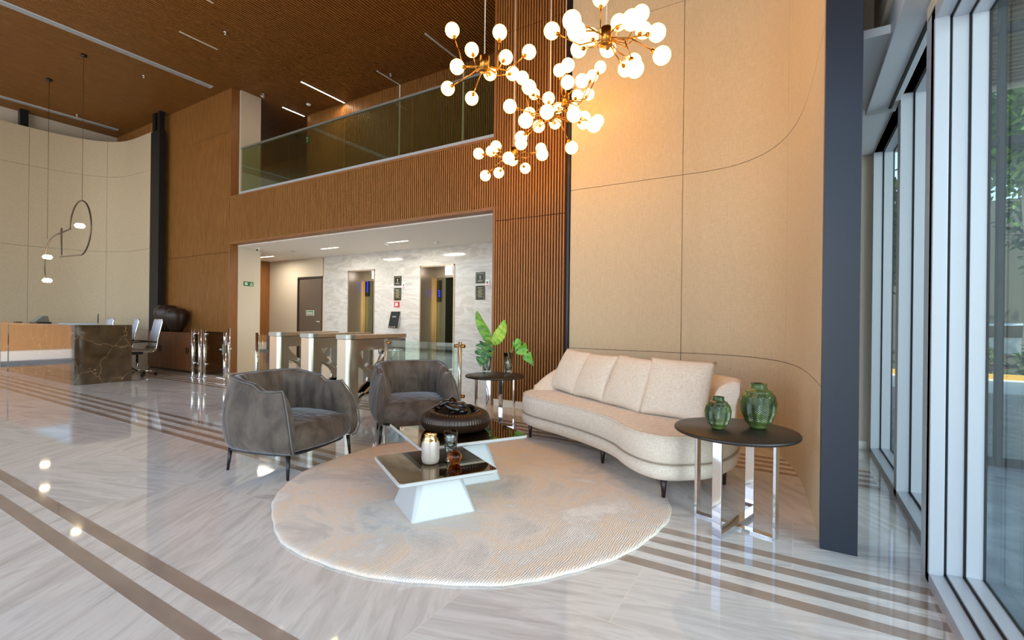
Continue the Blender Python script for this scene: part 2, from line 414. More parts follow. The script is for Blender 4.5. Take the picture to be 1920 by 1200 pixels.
# lift lobby
MY = 8.04
E1, E2, EZ = (-9.6, -8.66), (-7.23, -6.25), 2.43
b = B()
for a, c in ((-10.5, E1[0]), (E1[1], E2[0]), (E2[1], -2.6)): b.box(a, c, MY, MY+.45, 0, OZ)
for e in (E1, E2): b.box(e[0], e[1], MY, MY+.45, EZ, OZ)
struct(b.build('wall_lobby_back', MARW), 'white veined marble wall around two lift portals')
struct(B().box(-13.0, -11.62, MY, MY+.2, 0, OZ).box(-11.62, -10.55, MY, MY+.2, 2.33, OZ).box(-10.57, -10.5, MY, MY+.2, 0, OZ).build('wall_lobby_left', BEIGE))
struct(B().box(-13.1, -12.9, YW+.13, MY, 0, OZ-.02).build('wall_lobby_side', WOODF))
struct(B().box(-2.7, -2.6, YW+.13, MY, 0, OZ-.02).build('wall_lobby_right', MARW))
# plain service door
d = struct(B().box(-11.60, -10.59, MY+.03, MY+.09, 0, 2.31).build('door_1', GREYD), 'plain grey-brown service door with a green sign')
B().box(-11.62, -11.59, MY-.01, MY+.04, 0, 2.33).box(-10.6, -10.57, MY-.01, MY+.04, 0, 2.33).box(-11.62, -10.57, MY-.01, MY+.04, 2.3, 2.34).build('door_frame', mat('dark_frame', (60, 52, 44), .4), d)
h = B().cyl((-10.67, MY+.03, 1.15), (-10.67, MY-.04, 1.15), .02).cyl((-10.67, MY-.04, 1.15), (-10.86, MY-.04, 1.15), .011); h.build('door_handle', CHROME, d)
s_ = B().box(-11.27, -10.95, MY+.018, MY+.029, 1.31, 1.44, 1).box(-11.255, -10.965, MY+.014, MY+.018, 1.325, 1.425, 0)
for z in (1.352, 1.388): s_.box(-11.235, -10.985, MY+.011, MY+.014, z-.009, z+.009, 1)
s_.build('door_sign', [SIGNG, SIGNW], d)
# lifts: portal lining, frame, open car
for k, (e, bz) in enumerate(((E1, (1.93, 2.2)), (E2, (1.77, 2.03)))):
    a, c = e; yb = MY+.45
    d = B().box(a, a+.03, MY-.012, yb, 0, EZ).box(c-.03, c, MY-.012, yb, 0, EZ).box(a, c, MY-.012, yb, EZ-.03, EZ).box(a, c, yb, yb+.06, 2.2, EZ)
    d = struct(d.build('door_%d' % (k+2), JAMB), 'champagne lift portal with an open lift car, %s' % ('left one' if k == 0 else 'right one'))
    B().box(a+.03, a+.11, yb, yb+.06, 0, 2.2).box(c-.11, c-.03, yb, yb+.06, 0, 2.2).build('lift_frame', GOLDV, d)
    x0 = a+.11
    B().box(x0, x0+.22, yb+.05, yb+.08, 0, 2.2).build('lift_door_panel', CABM, d)
    w = B().box(a-.3, a-.25, yb+.12, yb+1.5, 0, 2.5).box(c+.25, c+.3, yb+.12, yb+1.5, 0, 2.5).box(a-.3, c+.3, yb+1.5, yb+1.55, 0, 2.5).box(a-.3, c+.3, yb+.12, yb+1.5, 2.4, 2.5)
    w.build('lift_car', CABM, d)
    B().box(a+.2, c-.2, yb+.5, yb+.9, 2.385, 2.399).build('car_fill_panel', LEDC, d)  # glowing panel added to brighten the dark lift car
    B().tube([(a-.2, yb+1.42, .92), (c+.2, yb+1.42, .92)], .018).tube([(c+.17, yb+.3, .92), (c+.17, yb+1.4, .92)], .018).build('handrail', CHROME, d)
    B().box(x0+.03, x0+.10, yb+.02, yb+.05, bz[0]-.12, bz[1]+.12).build('indicator_strip', DGLASS, d)
    q = B()
    for i in range(5 if k == 0 else 3): q.box(x0+.05, x0+.08, yb+.012, yb+.02, bz[0]+i*.055, bz[0]+.035+i*.055)
    q.build('indicator_light', BLUE, d)
    q = B().box(a+.37, a+.62, yb-.02, yb, 2.26, 2.40); q.build('floor_display', LEDC, d)
    B().box(a+.37, a+.62, yb-.024, yb-.02, 2.335, 2.345).box(a+.59, a+.62, yb-.024, yb-.02, 2.26, 2.40).build('display_bar', DGLASS, d)
# curved beige panel walls, left and right
def curved(name, ctrl, seams, vs_, flip=False):
    P = [(p.x, p.y) for p in catmull(ctrl, 8)]
    if flip: P = P[::-1]
    b = B(); t = .05 if not flip else .05
    for a, c in zip(seams[:-1], seams[1:]):
        # vertical seams: break the path where asked
        cuts = [0]+[i for i in vs_]+[len(P)-1]
        for u, v in zip(cuts[:-1], cuts[1:]):
            seg = P[u:v+1]
            b.ribbon(seg, t, a+.004, c-.004, 0)
    back = [(p.x, p.y) for p in map(Vector, [(x, y, 0) for x, y in P])]
    b2 = []
    for i, p in enumerate(P):
        q0 = Vector((*P[max(i-1, 0)], 0)); q1 = Vector((*P[min(i+1, len(P)-1)], 0)); dd = (q1-q0).normalized()
        b2.append((p[0]-dd.y*.02, p[1]+dd.x*.02))
    b.ribbon(b2, .05, 0, seams[-1]-.01, 1)
    return struct(b.build(name, [FABW, GAP]), 'tall curved wall of beige fabric panels')
RC = [(.135, 3.15), (.10, 3.8), (.055, 4.35), (-.02, 4.82), (-.14, 5.2), (-.32, 5.5), (-.58, 5.71), (-.9, 5.79), (-1.15, 5.79), (-1.8, 5.79), (-2.58, 5.79)]
LCV = [(-14.0, 5.55), (-14.5, 5.55), (-15.0, 5.54), (-15.45, 5.48), (-15.85, 5.28), (-16.15, 4.92), (-16.3, 4.45), (-16.37, 3.9), (-16.38, 3.55), (-16.38, 3.2)]
# left of travel must be the hidden side
curved('wall_right', RC, [0, .888, 2.98, 5.03, 5.9], [24, 64], flip=False) if False else None
def offs(P, t):
    out = []
    for i, p in enumerate(P):
        q0 = Vector((*P[max(i-1, 0)], 0)); q1 = Vector((*P[min(i+1, len(P)-1)], 0)); dd = (q1-q0).normalized(); out.append((p[0]-dd.y*t, p[1]+dd.x*t))
    return out
def curved2(name, ctrl, seams, cuts, side, label):
    P = [(p.x, p.y) for p in catmull(ctrl, 8)]; b = B(); C_ = [0]+cuts+[len(P)-1]
    for a, c in zip(seams[:-1], seams[1:]):
        for u, v in zip(C_[:-1], C_[1:]):
            seg = [Vector((*q, 0)) for q in P[u:v+1]]
            d0 = (seg[1]-seg[0]).normalized()*.003; d1 = (seg[-1]-seg[-2]).normalized()*.003
            seg[0] = seg[0]+d0; seg[-1] = seg[-1]-d1
            b.ribbon([(q.x, q.y) for q in seg], side*.03, a+(.003 if a else 0), c-.003, 0)
    b.ribbon(offs(P, side*.012), side*.06, 0, seams[-1]-.01, 1)
    return struct(b.build(name, [FABW, GAP]), label)
curved2('wall_right', RC, [0, .888, 2.98, 5.03, 5.9], [28, 64], -1, 'curved wall of beige fabric panels behind the cream sofa')
curved2('wall_left_curved', LCV, [0, .888, 2.95, 4.95, 5.9], [32, 56], -1, 'curved wall of beige fabric panels behind the reception desk')
struct(B().box(.13, .30, 3.14, 3.42, 0, ZC).build('wall_column_right', DARKNAVY, bevel=.003), 'dark blue-black column at the end of the curved wall')
struct(B().box(-13.98, -13.52, 5.53, 5.66, 0, 5.86).build('wall_column_left', mat('deep_black_paint', (9, 10, 12), .6)), 'black column at the end of the left curved wall')
def post(x0, x1, y0, y1, z0, z1, lab):
    tag(B().box(x0, x1, y0, y1, z0, z1).build('support_post', BLACK), lab, 'post', 'black posts between the curved wall and the ceiling')
post(-13.93, -13.78, 5.54, 5.60, 5.89, ZC, 'left black post of the pair above the left black column')
post(-13.68, -13.53, 5.54, 5.64, 5.85, ZC, 'right black post of the pair above the left black column')
post(-16.62, -16.45, 3.75, 3.9, 5.2, ZC, 'short black post above the curved wall at the left edge')

# ------------------------------------------------------------------ east glazing
def frame_bay(name, y0, y1, x, zs, zh, depth, nf, lab, glassx):
    """white framed window bay between y0 and y1 (far); nested frames step outward"""
    r = thing(name, lab, 'window'); del r['category']; r['kind'] = 'structure'; r.name = name
    w = depth/nf
    for k in range(nf):
        xa, xb = x+k*w, x+(k+1)*w-.008; f = .05+.012*k
        q = B().box(xa, xb, y0, y0+f, 0, zh+.05).box(xa, xb, y1-f, y1, 0, zh+.05).box(xa, xb, y0, y1, 0, zs+.012*k).box(xa, xb, y0, y1, zh-.012*k, zh+.06)
        q.build('window_frame', ALU, r, bevel=.002)
        B().box(xb, xb+.008, y0, y0+f+.004, 0, zh).box(xb, xb+.008, y1-f-.004, y1, 0, zh).box(xb, xb+.008, y0, y1, 0, zs+.012*k+.004).box(xb, xb+.008, y0, y1, zh-.012*k-.004, zh).build('gasket', GASKET, r)
    B().box(glassx, glassx+.006, y0, y1, 0, zh).build('pane', WGLASS, r)
    return r
frame_bay('window_1', 4.43, 5.80, XE, .045, 2.92, .16, 2, 'far white framed window bay next to the end wall', XE+.15)
frame_bay('window_2', 3.16, 4.43, XE, .045, 2.92, .16, 2, 'white framed window bay between the far bay and the near one', XE+.15)
frame_bay('window_3', .4, 3.07, .565, .05, 2.73, .20, 3, 'near white framed window bay with wide clear glass', .755)
frame_bay('window_4', -2.3, .4, .565, .05, 2.73, .20, 3, 'glazed bay beside the camera', .755)
frame_bay('window_5', -5.0, -2.3, .565, .05, 2.73, .20, 3, 'glazed bay behind the camera', .755)
struct(B().box(.565, .62, 3.0, 3.17, 0, 2.8).build('trim_7', ALU, bevel=.002))
struct(B().box(XE, XE+.2, YS, 5.84, 2.92, ZC).box(.565, XE, YS, 3.17, 2.79, 2.87).build('wall_east', BEIGE), 'upper wall above the glazed front')
struct(B().box(.30, XE, 3.45, 5.84, 2.93, 2.98).build('ceiling_soffit', GREYAL))
b = B().box(.455, XE, YS, 4.6, 2.88, 3.22)
struct(b.build('trim_8', GREYAL, bevel=.003))
struct(B().box(.425, .455, YS, 4.6, 3.06, 3.2).box(.585, .605, YS, 4.5, 2.868, 2.881, 1).build('trim_9', [BEIGE, GASKET], bevel=.003))
# south glazed front behind the camera
b = B()
x = XL
while x < .7:
    b.box(x-.04, x+.04, YS-.06, YS+.1, 0, ZC); x += 2.17
b.box(XL, .7, YS-.05, YS+.08, 2.9, 3.05).box(XL, .7, YS-.05, YS+.08, 0, .08)
struct(b.build('window_6', ALU), 'glazed front behind the camera')
# ------------------------------------------------------------------ ceiling fittings
def strip(name, x0, x1, y0, y1, z0, z1, m, lab, cat, grp=None): return tag(B().box(x0, x1, y0, y1, z0, z1).build(name, m), lab, cat, grp)
def diffuser(x, y0, y1, lab):
    t = thing('linear_air_diffuser', lab, 'air vent', (x, 0, ZC))
    B().box(-.075, .075, y0, y1, -.012, .0).build('frame', GREYAL, t)
    q = B()
    for k in range(3): q.box(-.055+.042*k, -.055+.042*k+.02, y0+.03, y1-.03, -.014, -.0121)
    q.build('slot', mat('vent_slot', (90, 92, 84), .5), t)
diffuser(-11.14, YS+.1, 5.54, 'long grey linear air diffuser crossing the middle of the wooden ceiling')
diffuser(-15.98, YS+.1, 5.54, 'grey linear air diffuser in the ceiling beside the left wall')
OFFL = mat('unlit_profile', (208, 196, 176), .5)
tag(B().box(-9.49, -9.46, 4.16, 4.81, ZC-.012, ZC).build('linear_light', OFFL), 'thin unlit light profile on the ceiling left of the balcony', 'ceiling light')
tag(B().box(-8.15, -8.12, 3.3, 4.06, ZC-.012, ZC).build('linear_light', OFFL), 'thin unlit light profile cut by the top edge of the photo', 'ceiling light')
def led(x, y0, y1, lit, lab, wall=None):
    t = thing('linear_light', lab, 'ceiling light', (x, 0, ZC+.01), 0, 'light profiles over the balcony')
    B().box(-.022, .022, y0, y1, -.014, -.002).build('housing', ALU, t)
    B().box(-.014, .014, y0+.01, y1-.01, -.018, -.014).build('diffuser', LED if lit else OFFL, t)
    if wall: B().box(-.02, .02, 7.535, 7.552, wall-ZC, -.01).build('wall_profile', OFFL, t)
led(-9.18, 6.37, 7.53, True, 'longer glowing light strip over the balcony')
led(-10.68, 6.92, 7.53, True, 'short glowing light strip over the left end of the balcony')
led(-7.42, 6.88, 7.53, False, 'unlit light profile bending down the balcony wall near its middle', 4.2)
led(-5.70, 6.40, 7.53, False, 'unlit light profile bending down the balcony wall behind the chandeliers', 4.2)
SPR = []
for (x, y, lab) in ((-8.78, 4.59, 'small sprinkler right of the unlit ceiling profile'), (-11.88, 4.56, 'small sprinkler on the ceiling beside the long diffuser'), (-15.69, 4.6, 'small sprinkler on the ceiling near the far left corner'), (-7.26, 7.11, 'small sprinkler on the balcony ceiling')):
    t = thing('sprinkler', lab, 'sprinkler', (x, y, ZC), 0, 'ceiling sprinklers')
    B().cyl((0, 0, 0), (0, 0, -.012), .035).build('escutcheon', CHROME, t); B().cyl((0, 0, -.012), (0, 0, -.05), .01).cyl((0, 0, -.05), (0, 0, -.055), .025).build('head', CHROME, t)
def smoke(x, y, z, lab):
    t = thing('smoke_detector', lab, 'smoke detector', (x, y, z), 0, 'smoke detectors')
    B().lathe([(.055, 0), (.055, -.015), (.045, -.03), (.03, -.04), (.001, -.042)], 20).build('housing', WHITE, t)
    B().lathe([(.0555, -.012), (.0555, -.015)], 20).build('vent_ring', BLKPL, t)
smoke(-9.98, 7.14, ZC, 'round white smoke detector on the balcony ceiling')
smoke(-6.32, 7.5, OZ-.03, 'white smoke detector on the lift lobby ceiling, right of the downlights')
smoke(-7.37, 7.15, OZ-.03, 'small white detector left of the right-hand lobby light')
def camx(x, y, z, lab):
    t = thing('security_camera', lab, 'camera', (x, y, z), 0, 'security cameras')
    B().cyl((0, 0, 0), (0, 0, -.03), .03).build('mount', WHITE, t); B().cyl((-.03, .03, -.05), (.05, -.06, -.06), .028).build('body', WHITE, t); B().cyl((.05, -.06, -.06), (.056, -.068, -.061), .02).build('lens', BLKPL, t)
camx(-10.55, 6.3, OZ-.03, 'white security camera under the lobby ceiling beside the pier')
camx(-10.45, 6.3, ZC+.0, 'white security camera at the top of the balcony pier')
LOBBY = [(-11.85, 7.3, 'left-most lit recessed light in the lift lobby ceiling'), (-9.05, 7.05, 'middle lit recessed light in the lift lobby ceiling'), (-7.0, 7.1, 'right-hand lit recessed light in the lift lobby ceiling')]
for x, y, lab in LOBBY:
    t = thing('recessed_light', lab, 'ceiling light', (x, y, OZ-.03), 0, 'recessed lights of the lift lobby')
    B().box(-.30, .30, -.035, .035, -.006, 0).build('trim', WHITE, t); B().box(-.28, .28, -.02, .02, -.009, -.006).build('diffuser', LED, t)
    lamp('lobby_light', 'AREA', (x, y, OZ-.06), (0, 0, 0), 30, (1, .90, .76), shape='RECTANGLE', size=.55, size_y=.2)
tag(B().lathe([(.05, 0), (.05, -.006), (.001, -.006)], 16).build('ceiling_cap', STEELC, loc=(-10.3, 7.0, OZ-.03)), 'small grey disc on the lobby ceiling', 'ceiling fitting')
# warm lamps of the balcony strips
lamp('balcony_strip_light', 'AREA', (-9.18, 6.95, ZC-.04), (0, 0, 0), 14, (1, .8, .55), shape='RECTANGLE', size=.05, size_y=1.1)

t = thing('exit_sign', 'tiny green exit sign on the dark corner at the rear of the balcony', 'sign', (-10.56, 7.555, 5.72))
B().box(-.05, .05, -.03, 0, -.09, .09).build('plate', SIGNG, t); B().box(-.03, .03, -.034, -.0301, .01, .06).box(-.02, .02, -.034, -.0301, -.06, -.02).build('pictogram', SIGNW, t)
# balustrade
t = thing('balustrade', 'long clear glass balustrade with thin steel rail on the balcony', 'railing', (-10.56, 5.9, BZ))
B().box(0, 6.72, -.045, .035, 0, .085).build('base_channel', ALU, t)
B().box(0, 6.72, -.02, .02, 1.04, 1.075).build('top_rail', STEELC, t)
q = B()
for k in range(4): q.box(.01+k*1.68, 1.67+k*1.68, -.006, .006, .085, 1.04)
q.build('glass_panel', GLASSG, t)

# ================================================================== CHANDELIERS
CH = {'A': ([-2.422, 3.512, 3.544], [[-2.807, 3.528, 3.98], [-2.413, 3.745, 3.956], [-2.732, 3.74, 3.878], [-2.718, 3.494, 3.595], [-3.006, 3.718, 3.559], [-2.87, 3.939, 3.519], [-2.701, 4.019, 3.766], [-2.461, 3.935, 3.826], [-2.247, 4.017, 3.858], [-2.479, 4.096, 3.744]]),
'B': ([-1.282, 3.518, 3.453], [[-1.418, 3.747, 3.942], [-1.793, 3.596, 3.702], [-1.405, 3.139, 3.417], [-1.387, 3.179, 3.356], [-1.512, 3.769, 3.658], [-1.604, 3.73, 3.56], [-1.381, 3.833, 3.552], [-1.344, 3.991, 3.849], [-1.002, 3.25, 3.354], [-1.127, 3.917, 3.814], [-1.142, 4.045, 3.747], [-0.955, 3.764, 3.522], [-0.897, 3.689, 3.29], [-1.079, 3.603, 3.197], [-1.323, 4.135, 3.506], [-1.25, 4.13, 3.549]]),
'C': ([-2.131, 4.252, 3.316], [[-2.48, 4.053, 3.395], [-2.57, 4.618, 3.557], [-2.159, 3.809, 3.095], [-2.509, 4.727, 3.441], [-2.362, 4.677, 3.703], [-2.02, 3.969, 3.207], [-2.588, 4.471, 3.243], [-2.65, 4.579, 3.223], [-2.063, 4.638, 3.093], [-2.344, 4.811, 3.477], [-1.796, 4.083, 3.176], [-2.004, 4.837, 3.475], [-1.607, 4.11, 3.054], [-1.832, 4.791, 3.384], [-2.019, 4.851, 3.426], [-2.499, 4.329, 3.809], [-2.187, 3.917, 3.458]]),
'E': ([-2.272, 4.918, 3.757], [[-2.245, 4.7, 3.992], [-1.994, 4.368, 3.826], [-1.997, 4.372, 3.656], [-1.874, 4.45, 3.675], [-2.091, 5.278, 4.151], [-1.975, 5.231, 4.202], [-2.273, 5.266, 3.955], [-2.209, 5.467, 4.039], [-2.601, 5.412, 3.936], [-2.428, 5.493, 3.93], [-2.786, 5.122, 4.037]]),
'D': ([-2.853, 4.763, 3.194], [[-3.395, 4.818, 3.312], [-3.361, 5.046, 3.408], [-3.183, 4.883, 3.385], [-2.753, 4.484, 3.05], [-3.177, 5.275, 3.326], [-2.794, 5.332, 3.433], [-2.438, 4.685, 3.099], [-3.01, 5.315, 3.21], [-3.321, 5.168, 3.158], [-3.416, 5.001, 3.09]])}
CHL = {'A': 'brass globe chandelier hanging leftmost, in front of the balcony glass', 'B': 'brass globe chandelier hanging rightmost and nearest, against the beige wall',
       'C': 'brass globe chandelier in the middle of the cluster, crowded with globes', 'E': 'brass globe chandelier at the back, between the middle and the right-hand ones',
       'D': 'brass globe chandelier hanging lowest, in front of the slat wall'}
GM = B().sphere((0, 0, 0), .0675, 24).build('globe', GLOBE)
first = True
for key in 'ABCED':
    h, gs = CH[key]; H = Vector(h)
    t = thing('globe_chandelier', CHL[key], 'chandelier', h, 0, 'globe chandeliers over the seating group')
    B().cyl((0, 0, -.045), (0, 0, .075), .042, n=20).lathe([(.042, -.045), (.05, -.05), (.05, -.058), (.001, -.062)], 20).build('hub', GOLD, t)
    B().cyl((0, 0, .07), (0, 0, ZC-h[2]-.03), .0045, n=8).build('rod', GREYAL, t)
    B().cyl((0, 0, ZC-h[2]-.03), (0, 0, ZC-h[2]), .06, n=20).build('canopy', GOLD, t)
    for i, g in enumerate(gs):
        v = Vector(g)-H; n_ = v.normalized(); end = v - n_*.062
        hd = Vector((v.x, v.y, 0)).normalized() if Vector((v.x, v.y, 0)).length > .02 else Vector((1, 0, 0))
        mid = hd*v.length*.42 + Vector((0, 0, v.z*.12)); dn = (v-mid).normalized(); end = v-dn*.06
        B().tube([hd*.035, mid], .0055, 6).tube([mid, end-dn*.02], .0055, 6).sphere(mid, .007, 8).cyl(end-dn*.03, end+dn*.004, .017, n=12).build('arm', GOLD, t)
        if first: go = GM; first = False
        else: go = GM.copy(); COL.objects.link(go)
        go.parent = t; go.location = v
# the lamps inside the globes
for key, e in (('A', 22), ('B', 34), ('C', 30), ('E', 24), ('D', 20)): pass

# ================================================================== ARC PENDANT over the desk
t = thing('arc_pendant_lamp', 'thin bronze arc pendant with three glowing discs above the reception desk', 'pendant lamp', (-12.05, 3.6, 0))
PG = mat('bronze_tube', (110, 96, 78), .35, .8)
R0 = .535; cz = 2.95
pts = [(-.52+0*k, 0, cz+.02) for k in range(1)]
pts = [(R0*cos(a), 0, cz+R0*sin(a)) for a in [math.radians(178-k*6) for k in range(0, 44)]]
B().tube(pts+[(-1.05, 0, cz-R0+.03)], .014, 8).build('ring', PG, t)
pts = [(-.5, 0, 2.985), (-1.35, 0, 2.92)]+[(-1.42-.62*sin(a)*.9, 0, 2.32+.58*cos(a)) for a in [math.radians(10+k*9) for k in range(0, 12)]]
pts += [(-1.93, 0, 2.02)]
B().tube(pts, .014, 8).build('arc_arm', PG, t)
B().box(-1.03, -.97, -.01, .01, 2.48, 3.04).build('centre_bar', PG, t)
for (x, z) in ((-.02, 3.0), (-1.80, 2.49), (-1.80, 1.985)):
    g = B().lathe([(.001, .045), (.06, .04), (.085, 0), (.06, -.04), (.001, -.045)], 24, (x, 0, z)).build('disc_shade', SPOT, t)
B().cyl((-.15, 0, 2.99), (-.02, 0, 3.0), .008).cyl((-1.95, 0, 2.49), (-1.8, 0, 2.49), .008).build('disc_bracket', PG, t)
for (x, z) in ((.08, cz+R0), (-1.82, 2.88)):
    B().cyl((x, 0, z), (x, 0, ZC), .004, n=6).build('cable', PG, t)
    B().cyl((x, 0, ZC-.04), (x, 0, ZC), .05).build('ceiling_cup', BLKPL, t)

# ================================================================== RUG
b = B(); N = 160; rings = []
def rr(a): return 1.405+.008*sin(7*a+1)+.006*sin(13*a)+.003*sin(41*a)
for (k, z) in ((1.0, .002), (1.0, .012), (.992, .018), (.97, .019), (.6, .019), (.2, .019)):
    rings.append([(rr(2*PI*i/N)*k*cos(2*PI*i/N), rr(2*PI*i/N)*k*sin(2*PI*i/N), z) for i in range(N)])
b.rings(rings); rug = b.build('round_rug', RUGM, loc=(-2.08, 2.97, 0))
tag(rug, 'large round cream rug with mottled pattern under the coffee tables', 'rug')

# ================================================================== SOFA
FC = [(-2.56, 4.66), (-2.50, 4.41), (-2.32, 4.25), (-2.05, 4.13), (-1.70, 3.97), (-1.42, 3.80), (-1.24, 3.65), (-1.10, 3.48), (-.96, 3.36), (-.82, 3.305), (-.70, 3.33), (-.60, 3.405), (-.50, 3.5), (-.42, 3.65), (-.37, 3.84)]
BC = [(-.36, 4.05), (-.40, 4.28), (-.62, 4.50), (-1.0, 4.70), (-1.5, 4.95), (-1.95, 5.13), (-2.3, 5.13), (-2.52, 4.93)]
OUT = catmull(FC+BC, 6, True); cen = Vector((-1.35, 4.3, 0))
def inset(P, d):
    o = []; N = len(P)
    for i, p in enumerate(P):
        t_ = (P[(i+1) % N]-P[i-1]).normalized(); o.append(p+Vector((-t_.y, t_.x, 0))*d)
    return o
t = thing('curved_sofa', 'kidney-shaped cream linen sofa with dark tapered legs', 'sofa', (-1.35, 4.2, 0))
OFS = Vector((1.35, -4.2, 0))
def body(levels):
    return [[tuple(q+OFS+Vector((0, 0, z))) for q in inset(OUT, d)] for d, z in levels]
area = sum(OUT[i].x*OUT[(i+1) % len(OUT)].y-OUT[(i+1) % len(OUT)].x*OUT[i].y for i in range(len(OUT)))
SG = 1 if area > 0 else -1
lv = lambda L_: [(d*SG, z) for d, z in L_]
B().rings(body(lv([(.10, .15), (.04, .155), (.012, .175), (.0, .21), (.004, .25), (.02, .266), (.06, .27)]))).build('base', LINEN, t)
B().rings(body(lv([(.06, .268), (.022, .272), (.008, .29), (.0, .36), (.004, .43), (.016, .455), (.028, .463), (.07, .468)]))).build('seat_cushion', LINEN, t)
pp = [tuple(q+OFS+Vector((0, 0, .462))) for q in inset(OUT, .012*SG)]
B().tube(pp, .006, 6, closed=True).build('piping', LINEN, t)
pp = [tuple(q+OFS+Vector((0, 0, .271))) for q in inset(OUT, .004*SG)]
B().tube(pp, .004, 6, closed=True).build('piping', mat('seam_shadow', (170, 156, 138), .9), t)  # darker cord along the seam, the seam's shade put into its colour
# backrest swept along the rear
BP = catmull([(-.385, 3.98), (-.385, 4.12), (-.43, 4.28), (-.64, 4.47), (-1.0, 4.66), (-1.5, 4.91), (-1.95, 5.09), (-2.26, 5.09), (-2.46, 4.93), (-2.53, 4.72)], 8)
rg = []; n_ = len(BP)
for i, p in enumerate(BP):
    s = i/(n_-1); d = (BP[min(i+1, n_-1)]-BP[max(i-1, 0)]).normalized(); nn = Vector((d.y, -d.x, 0))  # outward? fixed below
    if (p+nn-cen).length < (p-cen).length: nn = -nn
    hgt = .80-.34*max(0, (s-.72)/.28)**1.3
    e0 = min(1, s/.05); hgt -= .10*(1-e0)**2
    th = .15
    lean = .05
    sec = [(0, .30), (0, .6), (lean*.3, hgt-.07), (lean-.01, hgt-.02), (lean-.04, hgt), (lean-.09, hgt-.005), (-th+.02, hgt-.05), (-th-.01, hgt-.12), (-th-.03, .6 if hgt > .7 else hgt-.14), (-th-.03, .30)]
    sec = [(a, max(z, .30)) for a, z in sec]
    rg.append([tuple(p+nn*a+OFS+Vector((0, 0, z))) for a, z in sec])
B().rings(rg).build('backrest', LINEN, t, subsurf=1)
for (x, y, z) in ((-2.42, 4.45, 0), (-.78, 3.40, .019), (-.46, 3.98, 0), (-2.35, 4.98, 0), (-1.42, 3.93, .019)):
    B().cyl((x+1.35, y-4.2, z), (x+1.35, y-4.2+.0, .16), .013, .024, 14).build('leg', DKLEG, t)

def pillow(c, w, h, th, rot, lab):
    n = 18; vs_ = []; fs = []
    for side in (1, -1):
        for i in range(n+1):
            for j in range(n+1):
                u = -1+2*i/n; v = -1+2*j/n
                e = (1-abs(u)**2.6)*(1-abs(v)**2.6)
                pin = 1-.045*(1-abs(v)**2)*abs(u)**4; pin2 = 1-.045*(1-abs(u)**2)*abs(v)**4
                wr = .006*noise.noise(Vector((u*2+c[0]*3, v*2, side)))
                vs_.append((u*w/2*pin, side*(th/2*max(e, 0)**.55+wr*e), v*h/2*pin2))
    m_ = (n+1)**2
    for s_ in (0, 1):
        for i in range(n):
            for j in range(n):
                a = s_*m_+i*(n+1)+j; f = (a, a+1, a+n+2, a+n+1); fs.append(f if s_ == 0 else f[::-1])
    T = Matrix.Translation(Vector(c)) @ Matrix.Rotation(rot[2], 4, 'Z') @ Matrix.Rotation(rot[0], 4, 'X') @ Matrix.Rotation(rot[1], 4, 'Y')
    me_b = B().add(vs_, fs, 0, True)
    o = me_b.build('sofa_pillow', LINEN); bm = bmesh.new(); bm.from_mesh(o.data); bmesh.ops.remove_doubles(bm, verts=bm.verts, dist=.0005); bm.to_mesh(o.data); bm.free()
    o.matrix_world = T
    tag(o, lab, 'cushion', 'square cream cushions on the sofa'); return o
pillow((-2.11, 4.80, .70), .54, .50, .15, (math.radians(-27), math.radians(2), math.radians(-33)), 'cream cushion at the left end of the sofa')
pillow((-1.72, 4.53, .695), .52, .49, .15, (math.radians(-27), math.radians(-1), math.radians(-33)), 'second cream cushion from the left end of the sofa')
pillow((-1.29, 4.26, .695), .54, .50, .15, (math.radians(-25), math.radians(2), math.radians(-30)), 'third cream cushion from the left end of the sofa')
pillow((-.84, 4.08, .70), .56, .52, .16, (math.radians(-26), math.radians(1), math.radians(-10)), 'cream cushion at the right end of the sofa, behind the small green vase')

